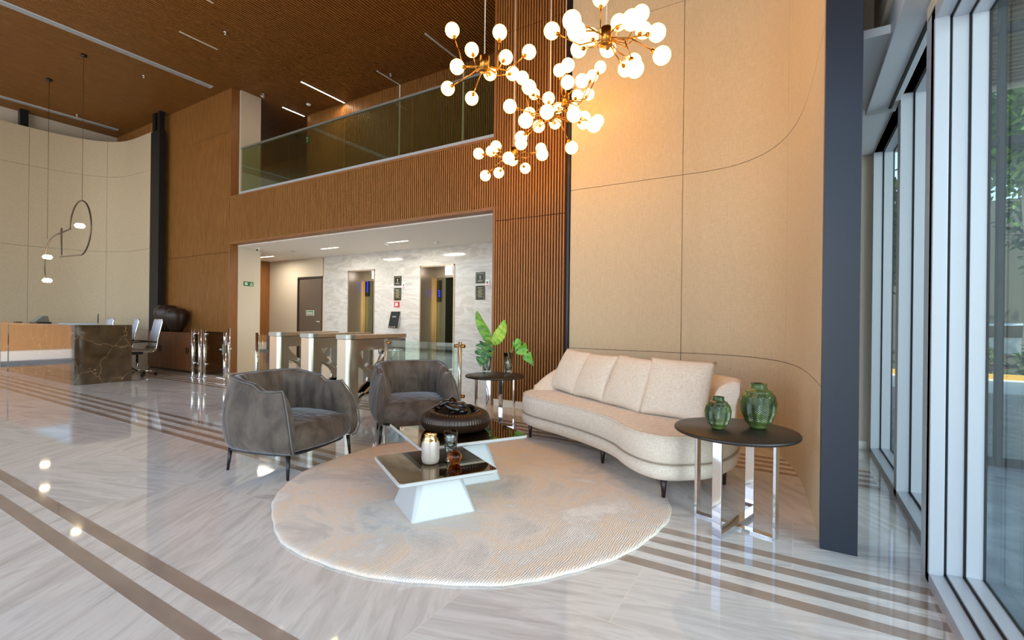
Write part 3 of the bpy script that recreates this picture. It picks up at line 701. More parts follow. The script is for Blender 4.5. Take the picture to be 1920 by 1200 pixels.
# ================================================================== ARMCHAIRS
def sup(a, p): return math.copysign(abs(a)**p, a)
def armchair(lab, loc, rz):
    t = thing('velvet_armchair', lab, 'armchair', loc, rz, 'grey velvet armchairs')
    NU = 72
    LV = [(.185, .385, .36, .37), (.20, .415, .385, .40), (.28, .45, .405, .41), (.40, .455, .415, .395), (.52, .44, .41, .36), (.62, .415, .395, .315), (.69, .385, .375, .27)]
    def outline(u, w, b_, xf):
        # u 0..1 from near-front (-y) round the back to far-front (+y)
        if u < .3: k = u/.3; return Vector((xf*(1-k), -w*(1-.06*(1-k)**2), 0)), k
        if u > .7: k = (1-u)/.3; return Vector((xf*(1-k), w*(1-.06*(1-k)**2), 0)), k
        a = -PI/2-(u-.3)/.4*PI
        return Vector((b_*sup(cos(a), .62), w*sup(sin(a), .62), 0)), 1
    def rimz(u):
        s = abs(u-.5)*2
        k = min(1, max(0, (s-.22)/.40)); back = 1-k*k*(3-2*k)
        tip = max(0, (s-.70)/.30)**2
        return .672+.098*back+.014*tip
    def inn(p, d):
        q = Vector((p.x, p.y, 0)); c = Vector((.05, 0, 0)); v = (c-q); v.x *= .9*min(1, max(0, (.05-p.x)/.2))
        v = v.normalized() if v.length > 0 else v
        return p+v*d
    rg = []
    for i in range(NU+1):
        u = i/NU; rz_ = rimz(u); sec = []
        fold = .020*sin(u*118)*max(0, 1-(abs(u-.5)/.2)**2)+.008*sin(u*61+1)
        for (z, w, b_, xf) in LV:
            p, k = outline(u, w, b_, xf); zz = .185+(z-.185)/(.69-.185)*(rz_-.02-.185); sec.append(p+Vector((0, 0, zz)))
        top, k = outline(u, .385, .37, .262); pinch = .35+.65*min(1, min(u, 1-u)/.10)
        a1 = inn(top, .02*pinch)+Vector((0, 0, rz_)); a2 = inn(top, .055*pinch)+Vector((0, 0, rz_-.004)); sec += [a1, a2]
        p, k = outline(u, .40, .38, .30); sec.append(inn(p, (.105+fold)*pinch)+Vector((0, 0, rz_-.06)))
        p, k = outline(u, .43, .40, .355); sec.append(inn(p, (.155+fold*1.5)*pinch)+Vector((0, 0, .52)))
        p, k = outline(u, .45, .41, .385); sec.append(inn(p, (.175+fold)*pinch)+Vector((0, 0, .42)))
        p, k = outline(u, .445, .40, .40); sec.append(inn(p, (.16)*pinch)+Vector((0, 0, .32)))
        p, k = outline(u, .41, .38, .40); sec.append(inn(p, .11*pinch)+Vector((0, 0, .20)))
        rg.append([tuple(q) for q in sec])
    B().rings(rg).build('shell', VELVET, t, subsurf=1)
    # welt along the rim and the front edges
    def edge(u0): 
        o = []
        for (z, w, b_, xf) in LV:
            p, k = outline(u0, w, b_, xf); zz = .185+(z-.185)/(.69-.185)*(rimz(u0)-.02-.185); o.append(tuple(p+Vector((.004, 0, zz))))
        return o
    WELT = mat('velvet_welt', (92, 92, 92), .7)
    rim = []
    for i in range(NU+1):
        top, k = outline(i/NU, .388, .373, .265); rim.append(tuple(top+Vector((0, 0, rimz(i/NU)-.006))))
    B().tube(edge(0)+rim+edge(1)[::-1], .0065, 6).build('welt', WELT, t)
    # seat: loft of x-z sections over y
    rg = []; n = 26
    for i in range(n+1):
        v = -1+2*i/n; y = v*.375; k = max(0, 1-abs(v)**6)
        xf = .375+.07*(1-v*v); cr = .03*(1-v*v)
        sec = [(-.36, .2), (-.36, .40), (-.15, .405+cr), (.1, .405+cr), (.28, .395+cr*.9), (.37, .37+cr*.6), (xf-.03, .32), (xf-.005, .27), (xf-.02, .215), (xf-.04, .192), (0, .188)]
        rg.append([(x, y, z) for x, z in sec])
    B().rings(rg).build('seat', VELVET, t, subsurf=1)
    pl = []
    for i in range(20): a = 2*PI*i/20; pl.append((.36*sup(cos(a), .5)+.01, .385*sup(sin(a), .5)))
    B().prism(pl, .172, .188).build('base_plate', BLKPL, t)
    for x, y in ((.33, .365), (.33, -.365), (-.29, .32), (-.29, -.32)):
        B().cyl((x*1.04, y*1.04, 0), (x, y, .18), .010, .018, 12).build('leg', BLKPL, t)
    return t
armchair('dark grey velvet tub armchair at the left of the rug, seen from its side', (-3.74, 2.52, 0), math.radians(13.5))
armchair('dark grey velvet tub armchair facing forward, between turnstiles and coffee tables', (-3.58, 3.88, 0), math.radians(-37))

# ================================================================== COFFEE TABLES
def coffee(lab, loc, rz, side, zt, base_b, base_t, bo=(0, 0)):
    t = thing('coffee_table', lab, 'coffee table', loc, rz, 'low mirror-topped coffee tables')
    def rsq(s, r, n=6):
        o = []
        for cx_, cy_, a0 in ((s-r, s-r, 0), (-s+r, s-r, 90), (-s+r, -s+r, 180), (s-r, -s+r, 270)):
            for k in range(n+1): a = math.radians(a0+90*k/n); o.append((cx_+r*cos(a), cy_+r*sin(a)))
        return o
    lv_ = [(base_b, .02, .0), (base_b, .02, .006), (base_t, .045, zt-.03)]
    B().rings([[(x+bo[0], y+bo[1], z) for x, y in rsq(s/2, r)] for s, r, z in lv_], smooth=False).build('base', LACQ, t)
    s = side/2
    B().rings([[(x, y, z) for x, y in rsq(w, .03)] for w, z in ((s-.02, zt-.03), (s, zt-.018), (s, zt-.004), (s-.004, zt-.001))], smooth=False).build('top_tray', LACQ, t)
    B().prism(rsq(s-.009, .024), zt-.0009, zt+.0006).build('mirror_top', MIRROR, t)
    return t
A30 = math.radians(-30.6)
coffee('lower and nearer square coffee table with bronze mirror top and white tapered base', (-2.035, 2.42, .019), A30, .64, .285, .42, .27)
coffee('taller square coffee table behind, bronze mirror top, carrying the dark ribbed bowl', (-2.29, 2.98, .019), A30, .84, .365, .46, .28, (.02, .05))

# ribbed bowl
Z2 = .3852; Z1 = .3052
t = thing('ribbed_bowl', 'dark brown ribbed ring-shaped bowl on the taller coffee table', 'bowl', (-2.30, 2.99, Z2))
n = 432; rg = []
for j in range(20):
    a = 2*PI*j/20; ring = []
    for i in range(n):
        th = 2*PI*i/n; rib = 1+.05*abs(sin(th*36+.6*sin(th*4)))+.04*sin(th*3+1)+.03*sin(th*5)
        r = .205+.063*cos(a)*rib; ring.append((r*cos(th), r*sin(th), .078+.072*sin(a)*rib))
    rg.append(ring)
rg.append(rg[0]); B().rings(rg, cap0=False, cap1=False).build('ring_body', BRONZED, t)
B().lathe([(.001, .012), (.15, .012), (.165, .035)], 32, cap0=False, cap1=False).build('bowl_floor', mat('copper_inside', (150, 82, 36), .35, .5), t)
for k in range(7):
    random.seed(k); o = random.uniform(0, 6); pts = []
    for i in range(14):
        s = i/13; a = o+s*2.2; r = .075+.055*sin(s*5+k)
        pts.append((r*cos(a)*1.3+.03*(k % 3-1), r*sin(a)*1.2, .118+.045*sin(s*PI)+.008*k+.014*sin(s*9+k)))
    cx_ = tag(B().tube([(x-2.30+0, y+2.99, z+Z2) for x, y, z in pts], [.004+.021*sin(PI*min(1, (i+1)/15))*(1+.25*sin(i*2.3)) for i in range(14)], 8).build('dried_pod', mat('black_pod', (14, 12, 14), .25)),
        'curled black dried pod lying in the ribbed bowl', 'dried pod', 'black curled pods in the ribbed bowl')

# pearl vase, glass, amber ball
t = thing('pearl_vase', 'ribbed pearl grey vase with a polished gold neck on the lower table', 'vase', (-2.045, 2.395, Z1))
def rib(k, a): return lambda th, z: 1+a*sin(th*k)
B().lathe([(.001, 0), (.04, .001), (.052, .008), (.058, .03), (.058, .12), (.054, .145)], 96, fn=rib(28, .012), cap1=False).build('body', PEARL, t)
B().lathe([(.054, .145), (.050, .158), (.041, .172), (.041, .182), (.044, .188), (.041, .189), (.037, .182), (.037, .165), (.03, .12)], 40, cap0=False).build('neck', GOLDV, t)
t = thing('ribbed_glass_tumbler', 'clear ribbed footed glass beside the pearl vase', 'glass', (-1.962, 2.50, Z1))
B().lathe([(.001, 0), (.034, .001), (.036, .006), (.026, .02), (.024, .06), (.030, .075), (.042, .10), (.047, .16), (.046, .20), (.043, .2), (.043, .16), (.038, .105), (.001, .085)], 72, fn=rib(24, .014)).build('bowl', CRYSTAL, t)
t = thing('amber_glass_ball', 'small ribbed amber glass ball vase in front of the glass', 'glass ornament', (-1.905, 2.475, Z1))
B().lathe([(.001, .0), (.018, .0015), (.033, .012), (.044, .035), (.044, .05), (.034, .072), (.016, .084), (.013, .088), (.001, .089)], 80, fn=rib(16, .03)).build('ball', AMBER, t)

# ================================================================== SIDE TABLES
def side_table(lab, loc, rz):
    t = thing('round_side_table', lab, 'side table', loc, rz, 'round black-topped side tables')
    B().lathe([(.001, .576), (.345, .576), (.353, .582), (.353, .592), (.348, .598), (.001, .6)], 64).build('tabletop', BLKWOOD, t)
    for k, z in ((0, .0), (1, .014)):
        T = Matrix.Rotation(k*PI/2, 4, 'Z'); w, th = .027, .008
        for s in (-1, 1):
            B().box(s*.235-th, s*.235+th, -w, w, z*0+.0, .576, 0, T).build('leg', CHROME, t, bevel=.002)
        B().box(-.235, .235, -w, w, z+.0, z+.0138, 0, T).build('floor_bar', CHROME, t, bevel=.001)
    return t
side_table('round black side table on chrome legs at the right of the sofa, with green vases', (-.31, 3.20, 0), math.radians(-17))
side_table('round black side table on chrome legs before the slat wall, with leaves in glass vases', (-3.03, 4.69, 0), math.radians(15))
def green_vase(lab, loc, R, H_):
    t = thing('green_ceramic_vase', lab, 'vase', loc, 0, 'green glazed vases on the side table')
    prof = []; n = 210
    key = [(0, .40), (.01, .48), (.05, .56), (.2, .80), (.4, .97), (.55, 1.0), (.7, .93), (.82, .72), (.9, .50), (.93, .46), (.97, .47), (1.0, .50)]
    for i in range(n+1):
        z = i/n
        for (a, ra), (c, rc) in zip(key[:-1], key[1:]):
            if a <= z <= c: q = (z-a)/(c-a); q = q*q*(3-2*q); prof.append((ra+(rc-ra)*q, z)); break
    def fn(th, z):
        zz = z/H_; env = max(0, min(1, (zz-.05)/.1))*max(0, min(1, (.9-zz)/.08)); ph = (th*10/(2*PI)) % 1; l = abs(ph-.5)*2
        return 1+env*(.05*sin(ph*PI)-.02+.024*sin((zz*21+l*2.0)*2*PI))
    B().lathe([(r*R, z*H_) for r, z in prof]+[(R*.46, H_), (R*.42, H_*.95), (R*.4, H_*.9)], 200, fn=fn).build('body', GREEN, t)
green_vase('smaller green feather-ribbed vase on the side table', (-.40, 3.14, .6005), .073, .195)
green_vase('larger green feather-ribbed vase on the side table', (-.19, 3.30, .6005), .100, .275)

# glass vases + leaves
def glass_vase(lab, loc, h_, r):
    t = thing('crystal_vase', lab, 'vase', loc, 0, 'tall clear glass vases with leaves')
    B().lathe([(.001, 0), (r*.72, 0), (r*.75, .01), (r*.85, h_*.4), (r, h_), (r*.93, h_), (r*.75, h_*.4), (r*.6, .04), (.001, .035)], 40, fn=lambda th, z: 1+.05*sin(th*6+z*6)).build('glass_body', CRYSTAL, t)
glass_vase('taller clear glass vase with large leaves, at the left of the far side table', (-3.20, 4.76, .6005), .30, .062)
glass_vase('shorter clear glass vase at the right of the far side table', (-3.00, 4.93, .6005), .25, .062)
def leaf(name, lab, base, path, width, m, split=0, roll=0, fold=.15, stem=None, facing=None):
    P = catmull(path, 8); n = len(P); K = 8; vs_ = []; fs = []
    fc = Vector(facing or (.35, -.9, .1)).normalized()
    for i, p in enumerate(P):
        s = i/(n-1); d = (P[min(i+1, n-1)]-P[max(i-1, 0)]).normalized(); a = d.cross(fc).normalized(); nn = a.cross(d)
        w = width*max(0, sin(PI*min(.999, s**.8)))**.75
        if split: w *= 1-.30*(abs(sin(s*split*PI))**6)
        for k in range(-K, K+1):
            u = k/K; sp = 0
            vs_.append(tuple(p+a*(u*w)+nn*(-fold*w*abs(u)**1.5+.006*sin(s*40+u*3))))
    C_ = 2*K+1
    for i in range(n-1):
        for k in range(2*K):
            if split and abs(k+.5-K) > K*.35 and (i % 6 == 4): continue
            a0 = i*C_+k; fs.append((a0, a0+1, a0+1+C_, a0+C_))
    t = thing(name, lab, 'leaf', base, 0)
    off = -Vector(base)
    o = B().add([tuple(Vector(v)+off) for v in vs_], fs, 0, True).build('blade', m, t)
    md = o.modifiers.new('s', 'SOLIDIFY'); md.thickness = .0015
    st = [base, ((Vector(base)+Vector(path[0]))/2+Vector((0, 0, .02)))[:], path[0]]
    B().tube([tuple(Vector(q)+off) for q in (stem or st)], .0045, 8).tube([tuple(q+off) for q in P], [.004*(1-i/len(P))+.001 for i in range(len(P))], 6).build('stem', m, t)
    return t
b0 = (-3.20, 4.76, .66)
leaf('banana_leaf', 'tall upright banana leaf, highest in the far vase', b0, [(-3.19, 4.80, .98), (-3.25, 4.80, 1.08), (-3.34, 4.8, 1.22), (-3.385, 4.8, 1.36)], .062, LEAF1)
leaf('pale_leaf', 'yellow-green leaf standing behind the dark split leaf', b0, [(-3.15, 4.82, .95), (-3.10, 4.84, 1.03), (-3.05, 4.86, 1.13), (-3.015, 4.86, 1.25)], .075, LEAF2)
leaf('monstera_leaf', 'dark split monstera leaf hanging in front of the glass vases', b0, [(-3.10, 4.68, 1.0), (-3.12, 4.62, .93), (-3.14, 4.59, .82), (-3.17, 4.58, .70)], .125, LEAF3, split=5)
leaf('split_leaf', 'bright green lobed leaf drooping to the right of the shorter vase', (-3.0, 4.93, .64), [(-2.93, 4.92, .94), (-2.86, 4.90, .95), (-2.74, 4.88, .86), (-2.62, 4.88, .715)], .085, LEAF4, split=4)

# ================================================================== TURNSTILES
def turnstile(lab, x, y):
    t = thing('turnstile', lab, 'turnstile', (x, y, 0), 0, 'brushed steel tripod turnstiles')
    W_, Ln = .24, 1.09
    def col_(y0, y1, rf=.06):
        q = B(); pl = [(0, y1), (0, y0+rf*.2)]
        pl = [(0, y1), (0, y0+.012)]+[(.012-.012*cos(a), y0+.012-.012*sin(a)) for a in (.5, 1.2)]
        for k in range(9): a = -PI/2+PI/2*k/8; pl.append((W_-rf+rf*cos(a), y0+rf+rf*sin(a)))
        pl.append((W_, y1)); q.prism(pl, 0, .955); return q
    col_(0, .17).build('front_column', STEEL, t)
    B().box(0, W_, Ln-.14, Ln, 0, .955).build('rear_column', STEEL, t, bevel=.004)
    B().box(0, W_, .17, Ln-.14, .80, .955).build('upper_housing', STEEL, t)
    B().box(-.005, W_+.005, .0+.12, Ln+.01, .962, 1.02).build('top_cover', TAN, t, bevel=.006)
    pl = []
    for k in range(9): a = -PI/2+PI/2*k/8; pl.append((W_+.005-.06+.06*cos(a), .06+.06*sin(a)-.01))
    B().prism([(-.005, .12), (-.005, -.01)]+pl+[(W_+.005, .12)], .962, 1.02).build('end_cap', STEELC, t)
    # waisted side plates: concave X between the columns
    ya, yb, z0, z1 = .17, Ln-.14, .0, .80; c = ((ya+yb)/2, .42); out = []
    def arc(p, q, m_): return [tuple((1-s)**2*Vector(p)+2*s*(1-s)*Vector(m_)+s*s*Vector(q)) for s in [k/10 for k in range(10)]]
    A_, B_, C2, D_ = (ya, .10), (yb, .10), (yb, .62), (ya, .62)
    out = arc((ya, .04), (yb, .04), (c[0], .36))+arc((yb, .04), (yb, .56), (c[0]+.04, .33))[0:0]
    poly = []
    poly += arc((ya, .02), (yb, .02), (c[0], .62)); poly += [(yb, .02)]
    poly += arc((yb, .12), (yb, .62), (c[0]-.30, .40)); poly += [(yb, .62)]
    poly += arc((yb, .78), (ya, .78), (c[0], .30)); poly += [(ya, .78)]
    poly += arc((ya, .62), (ya, .12), (c[0]+.30, .40)); poly += [(ya, .12)]
    # prism in yz-plane, extruded over x
    T = Matrix(((0, 0, 1, 0), (1, 0, 0, 0), (0, 1, 0, 0), (0, 0, 0, 1)))
    B().prism(poly, .02, .05, 0, False, T).prism(poly, W_-.05, W_-.02, 0, False, T).build('side_plate', STEEL, t)
    hub = Vector((W_+.03, .58, .78))
    B().cyl((W_, .58, .78), hub, .055, .045, 20).build('tripod_hub', STEELC, t)
    for v in (Vector((.38, .0, .03)), Vector((.06, -.20, -.27)), Vector((.06, .20, -.27))):
        B().cyl(hub, hub+v, .017, n=12).build('tripod_arm', CHROME, t)
turnstile('left turnstile, farthest of the three', -6.97, 4.35)
turnstile('middle turnstile of the three', -6.20, 4.35)
turnstile('right turnstile, nearest the glass guard panel', -5.41, 4.35)

# ================================================================== GLASS GUARDS
POSTM = mat('satin_post', (214, 210, 198), .22, .75)
def rail_post(t, x, y, h_=1.0, r=.024, clips=(), mt=CHROME):
    B().cyl((x, y, .012), (x, y, h_), r, n=18).build('post', mt, t)
    B().cyl((x, y, 0), (x, y, .014), r*2.0, n=20).build('foot', CHROME, t)
    for dx, z in clips: B().cyl((x+dx*.02, y, z), (x+dx*.075, y, z), .022, n=12).build('clip', GOLD if mt is POSTM else CHROME, t)
t = thing('glass_guard', 'clear glass guard panel between the turnstiles and the slat wall', 'glass barrier', (-4.83, 4.7, 0))
rail_post(t, 0, 0, .97, .024, ((1, .92), (1, .3)), POSTM); rail_post(t, 1.265, 0, .97, .028, ((1, .92), (1, .3), (-1, .92), (-1, .3)), POSTM)
B().box(.03, 1.24, -.005, .005, .12, .955).build('glass_panel', GLASS, t)
t = thing('glass_guard', 'narrow smoked glass guard left of the left turnstile', 'glass barrier', (-7.33, 4.37, 0))
rail_post(t, 0, 0, 1.0, .026, ()); rail_post(t, .05, .05, .98, .014, ())
B().box(.04, .34, -.005, .005, .1, .97).build('glass_panel', GLASSB, t)
t = thing('glass_guard', 'short glass guard with two chrome posts in front of the cabinet', 'glass barrier', (-10.53, 4.94, 0))
rail_post(t, 0, 0, .99, .03, ((1, .9), (1, .3))); rail_post(t, .27, .0, .99, .03, ((-1, .9), (-1, .3)))
B().box(.03, .24, -.004, .004, .12, .9).build('glass_panel', GLASSB, t)
t = thing('glass_gate', 'smoked glass swing gate with chrome frame beside the wall cabinet', 'gate', (-10.14, 4.96, 0))
rail_post(t, .02, 0, .99, .022, ((1, .9), (1, .3)))
B().box(.05, .76, -.005, .005, .10, .95).build('glass_panel', GLASSB, t)
B().cyl((.03, 0, .06), (.72, 0, .06), .012).build('bottom_rail', CHROME, t)
B().cyl((.76, 0, .08), (.76, 0, .55), .028, n=16).cyl((.76, 0, .70), (.76, 0, .95), .028, n=16).build('lock_post', CHROME, t)
B().box(.72, .75, -.03, .03, .52, .72).cyl((.72, -.02, .62), (.68, -.05, .62), .02).build('lock', STEELC, t)
B().cyl((.76, 0, 0), (.76, 0, .09), .018).build('drop_bolt', CHROME, t)
t = thing('chrome_post', 'single chrome post standing against the wooden door lining', 'post', (-10.62, 5.70, 0))
rail_post(t, 0, 0, 1.0, .03, ((1, .55), (-1, .3)))

# ================================================================== RECEPTION
t = thing('reception_desk', 'polished brown marble reception desk with pale veins', 'desk', (-15.2, 3.2, 0))
DW, DD, DH = 4.3, .84, 1.07
B().box(DW-.06, DW, 0, DD, 0, DH-.03).build('end_panel', MARB, t); B().box(0, .5, 0, DD, 0, DH-.03).build('end_panel', MARB, t)
B().box(.5, DW-.06, .01, .05, 0, DH-.03).build('front_panel', MARB, t); B().box(0, DW, 0, DD, DH-.03, DH).build('top', MARB, t, bevel=.003)
t = thing('desk_phone', 'black desk phone standing near the left of the reception desk', 'phone', (-13.9, 3.5, DH))
T = Matrix.Rotation(math.radians(-18), 4, 'X')
B().box(-.25, .27, -.10, .12, 0, .02).build('base', BLKPL, t)
B().prism([(-.12, .015), (.12, .015), (.09, .15), (.02, .15)], -.14, .16, 0, False, Matrix(((0, 0, 1, 0), (1, 0, 0, 0), (0, 1, 0, 0), (0, 0, 0, 1)))).build('console', mat('phone_grey', (120, 122, 110), .3), t)
t = thing('laptop', 'thin silver laptop open near the right end of the reception desk', 'laptop', (-12.0, 3.45, DH), math.radians(-17))
B().box(-.2, .2, -.15, .4, 0, .022).build('keyboard_base', ALU, t, bevel=.004); B().box(-.2, .2, .40, .415, .02, .20, 0).build('screen', BLKPL, t)
tag(B().box(-15.0, -14.8, 3.35, 3.45, DH, DH+.012).build('pen_tray', BLKPL, bevel=.003), 'small flat black tray at the left end of the reception desk', 'tray')

def clean(o):
    bm = bmesh.new(); bm.from_mesh(o.data); bmesh.ops.delete(bm, geom=[v for v in bm.verts if not v.link_faces], context='VERTS'); bm.to_mesh(o.data); bm.free()
def office_chair(lab, loc, rz):
    t = thing('office_chair', lab, 'office chair', loc, rz, 'white mesh swivel chairs behind the desk')
    prof = [(.24, .50), (.22, .535), (.10, .53), (-.10, .50), (-.20, .505), (-.25, .56), (-.27, .66), (-.285, .78), (-.33, .98), (-.37, 1.17)]
    P = catmull([(x, 0, z) for x, z in prof], 4); W_ = .23; vs_ = []; k0 = 18
    fs = []
    for p in P: vs_ += [(p.x, -W_, p.z), (p.x, 0, p.z-.012), (p.x, W_, p.z)]
    for i in range(len(P)-1):
        for j in range(2): a = 3*i+j; fs.append((a, a+1, a+4, a+3))
    ns = 22
    o = B().add(vs_, [f for f in fs if f[0] >= 3*ns], 0, True).build('backrest', MESH, t); clean(o); o.modifiers.new('s', 'SOLIDIFY').thickness = .012
    o = B().add(vs_, [f for f in fs if f[0] < 3*ns], 0, True).build('seat', SEATD, t); clean(o); o.modifiers.new('s', 'SOLIDIFY').thickness = .04
    for s in (-1, 1):
        B().tube([(p.x, s*(W_+.008), p.z) for p in P], .011, 8).build('side_frame', CHROME, t)
        B().tube([(.16, s*(W_+.01), .50), (.20, s*(W_+.04), .60), (.16, s*(W_+.045), .70), (-.1, s*(W_+.045), .715), (-.26, s*(W_+.02), .70)], .013, 8).build('armrest', BLKPL, t)
    B().cyl((-.37, -W_, 1.17), (-.37, W_, 1.17), .012).build('top_bar', CHROME, t)
    B().box(-.08, .1, -.07, .07, .44, .49).build('mechanism', BLKPL, t); B().cyl((0, 0, .28), (0, 0, .45), .022).build('gas_sleeve', BLKPL, t); B().cyl((0, 0, .1), (0, 0, .3), .016).build('gas_column', CHROME, t)
    for k in range(5):
        a = 2*PI*k/5+.3; e = Vector((.31*cos(a), .31*sin(a), .075))
        B().tube([(0, 0, .11), tuple(e)], [.02, .012], 8).build('base_spoke', CHROME, t)
        B().cyl((e.x-.02*sin(a), e.y+.02*cos(a), .03), (e.x+.02*sin(a), e.y-.02*cos(a), .03), .03, n=14).build('caster', BLKPL, t)
    return t
c0 = office_chair('white mesh swivel chair standing fully visible right of the reception desk', (-11.75, 4.45, 0), math.radians(-95))
for lab, loc, r in (('white mesh swivel chair just behind the right end of the reception desk', (-12.95, 4.5, 0), -100), ('white mesh swivel chair behind the desk next to the laptop', (-14.2, 4.45, 0), -92)):
    c = copy_tree(c0); c.location = loc; c.rotation_euler = (0, 0, math.radians(r)); c['label'] = lab

t = thing('wall_cabinet', 'long wooden cabinet with double doors against the slat wall', 'cabinet', (-13.4, 5.28, 0))
CW, CDp, CHt = 2.55, .48, .88
B().box(0, CW, .02, CDp, .04, CHt-.035).build('body', CAB, t); B().box(-.01, CW+.01, 0, CDp, CHt-.035, CHt).build('top', CAB, t, bevel=.003)
B().box(.02, CW-.02, .04, CDp, 0, .04).build('plinth', BLKWOOD, t)
for k in range(4):
    x0 = .02+k*.63
    o = B().box(x0, x0+.615, .0, .02, .05, CHt-.05).build('door', CAB, t, bevel=.003)
    hx = x0+.58 if k % 2 == 0 else x0+.035
    B().box(hx-.012, hx+.012, -.012, .0, .42, .56).build('handle', BLKPL, o)
t = thing('carved_vessel', 'dark brown twin-lobed carved vessel on the wooden cabinet', 'sculpture', (-12.75, 5.51, CHt))
def lobes(th, z): return 1+.035*sin(th*9)
B().lathe([(.001, .001), (.12, .001), (.14, .05), (.21, .22), (.255, .42), (.24, .54), (.16, .625), (.06, .63), (.001, .6)], 72, (-.25, 0, 0), fn=lobes).build('left_lobe', SCULPT, t)
B().lathe([(.001, .001), (.11, .001), (.14, .06), (.21, .2), (.25, .36), (.235, .47), (.15, .54), (.05, .55), (.001, .52)], 72, (.26, -.01, 0), fn=lobes).build('right_lobe', SCULPT, t)

# ================================================================== LOBBY WALL SIGNS
def plaque(x0, x1, z0, z1, kind, lab):
    y = MY
    t = thing('wall_plaque' if kind != 'red' else 'call_point', lab, 'sign' if kind != 'red' else 'call point', ((x0+x1)/2, y, (z0+z1)/2), 0)
    w, h_ = (x1-x0)/2, (z1-z0)/2
    B().box(-w, w, -.012, 0, -h_, h_).build('plate', {'arrow': DGLASS, 'text': DGLASS, 'round': SIGNW, 'red': SIGNR}[kind], t)
    q = B(); Y0, Y1 = -.0135, -.0121
    Tn = mat('sign_lettering', (190, 178, 140), .5)
    if kind == 'arrow':
        q.box(-w*.75, w*.75, Y0, Y1, h_*.72, h_*.8).box(-.012, .012, Y0, Y1, -h_*.25, h_*.4).box(-.03, .03, Y0, Y1, h_*.25, h_*.36)
        for k in range(2): q.box(-w*.5, w*.5, Y0, Y1, -h_*(.5+.2*k), -h_*(.42+.2*k))
        for s in (-1, 1): q.box(s*w*.82-.002, s*w*.82+.002, Y0, Y1, -h_*.85, h_*.85)
    if kind == 'text':
        for k in range(9): q.box(-w*(.62-.12*(k % 3)), w*(.62-.1*((k+1) % 3)), Y0, Y1, h_*(.7-.165*k), h_*(.7-.165*k)+.008)
        for s in (-1, 1): q.box(s*w*.84-.002, s*w*.84+.002, Y0, Y1, -h_*.9, h_*.9)
    if kind == 'round':
        q2 = B(); n = 20
        for k in range(n):
            a, c = 2*PI*k/n, 2*PI*(k+1)/n
            q2.add([(r*cos(z), Y0, .015+r*sin(z)) for z in (a, c) for r in (.022, .03)], [(0, 1, 3, 2)])
        q2.box(-w*.8, w*.8, Y0, Y1, -h_*.85, -h_*.55); q2.build('red_mark', SIGNR, t)
        q.box(-.012, .012, Y0, Y1, .0, .03); Tn = DGLASS
    if kind == 'red': q.box(-w*.5, w*.45, Y0-.004, Y1, -h_*.55, h_*.6); Tn = SIGNW
    q.build('lettering', Tn, t)
plaque(-8.017, -7.795, 2.02, 2.235, 'arrow', 'upper black sign plate between the two lifts')
plaque(-8.017, -7.795, 1.675, 1.962, 'text', 'lower black text plate between the two lifts')
plaque(-7.765, -7.665, 1.94, 2.066, 'round', 'small white and red sticker between the two lifts')
plaque(-8.005, -7.845, 1.515, 1.64, 'red', 'red call point with a white face between the lifts')
plaque(-5.697, -5.467, 2.0, 2.226, 'arrow', 'upper black sign plate right of the right-hand lift')
plaque(-5.697, -5.467, 1.66, 1.949, 'text', 'lower black text plate right of the right-hand lift')
plaque(-5.455, -5.355, 1.93, 2.063, 'round', 'small white and red sticker right of the right-hand lift')
t = thing('wall_tablet', 'tilted black touch panel on a silver holder between the lifts', 'touch panel', (-7.95, MY, 1.23), 0)
T = Matrix.Rotation(math.radians(-14), 4, 'X')
B().box(-.135, .135, -.07, -.05, -.17, .17, 0, T).build('screen', mat('tablet_screen', (40, 46, 48), .1), t); B().box(-.145, .145, -.05, -.035, -.18, .18, 0, T).build('housing', CHROME, t)
B().box(-.06, .06, -.06, 0, -.08, .08).build('bracket', STEELC, t)
q = B()
for k in range(3): q.box(-.10+.07*k, -.05+.07*k, -.072, -.070, -.21, -.18, 0, T)
B().box(-.13, .13, -.07, -.04, -.22, -.172, 0, T).build('key_strip', BLKPL, t); q.build('key', CHROME, t)
t = thing('exit_sign', 'green and white exit sign with a left arrow on the beige pier', 'sign', (-10.75, 6.19, 2.005))
X0 = .001
B().box(X0, .008, -.115, .115, -.05, .05).build('plate', SIGNG, t)
T3 = Matrix.Translation((.0085, 0, 0)) @ Matrix(((0, 0, 1, 0), (1, 0, 0, 0), (0, 1, 0, 0), (0, 0, 0, 1)))
q = B(); n = 20
q.prism([(-.055+.032*cos(2*PI*k/n), .032*sin(2*PI*k/n)) for k in range(n)], 0, .001, 0, False, T3)
q.box(.0085, .0095, .05, .062, .0, .03).box(.0085, .0095, .072, .104, .012, .022).box(.0085, .0095, .04, .062, -.035, -.005).box(.0085, .0095, .075, .10, -.03, -.012)
q.build('pictogram', SIGNW, t)
B().prism([(-.078, 0), (-.052, .02), (-.052, .008), (-.035, .008), (-.035, -.008), (-.052, -.008), (-.052, -.02)], .001, .002, 0, False, T3).build('arrow', SIGNG, t)
for (x, z) in ((-11.76, 5.4),): pass

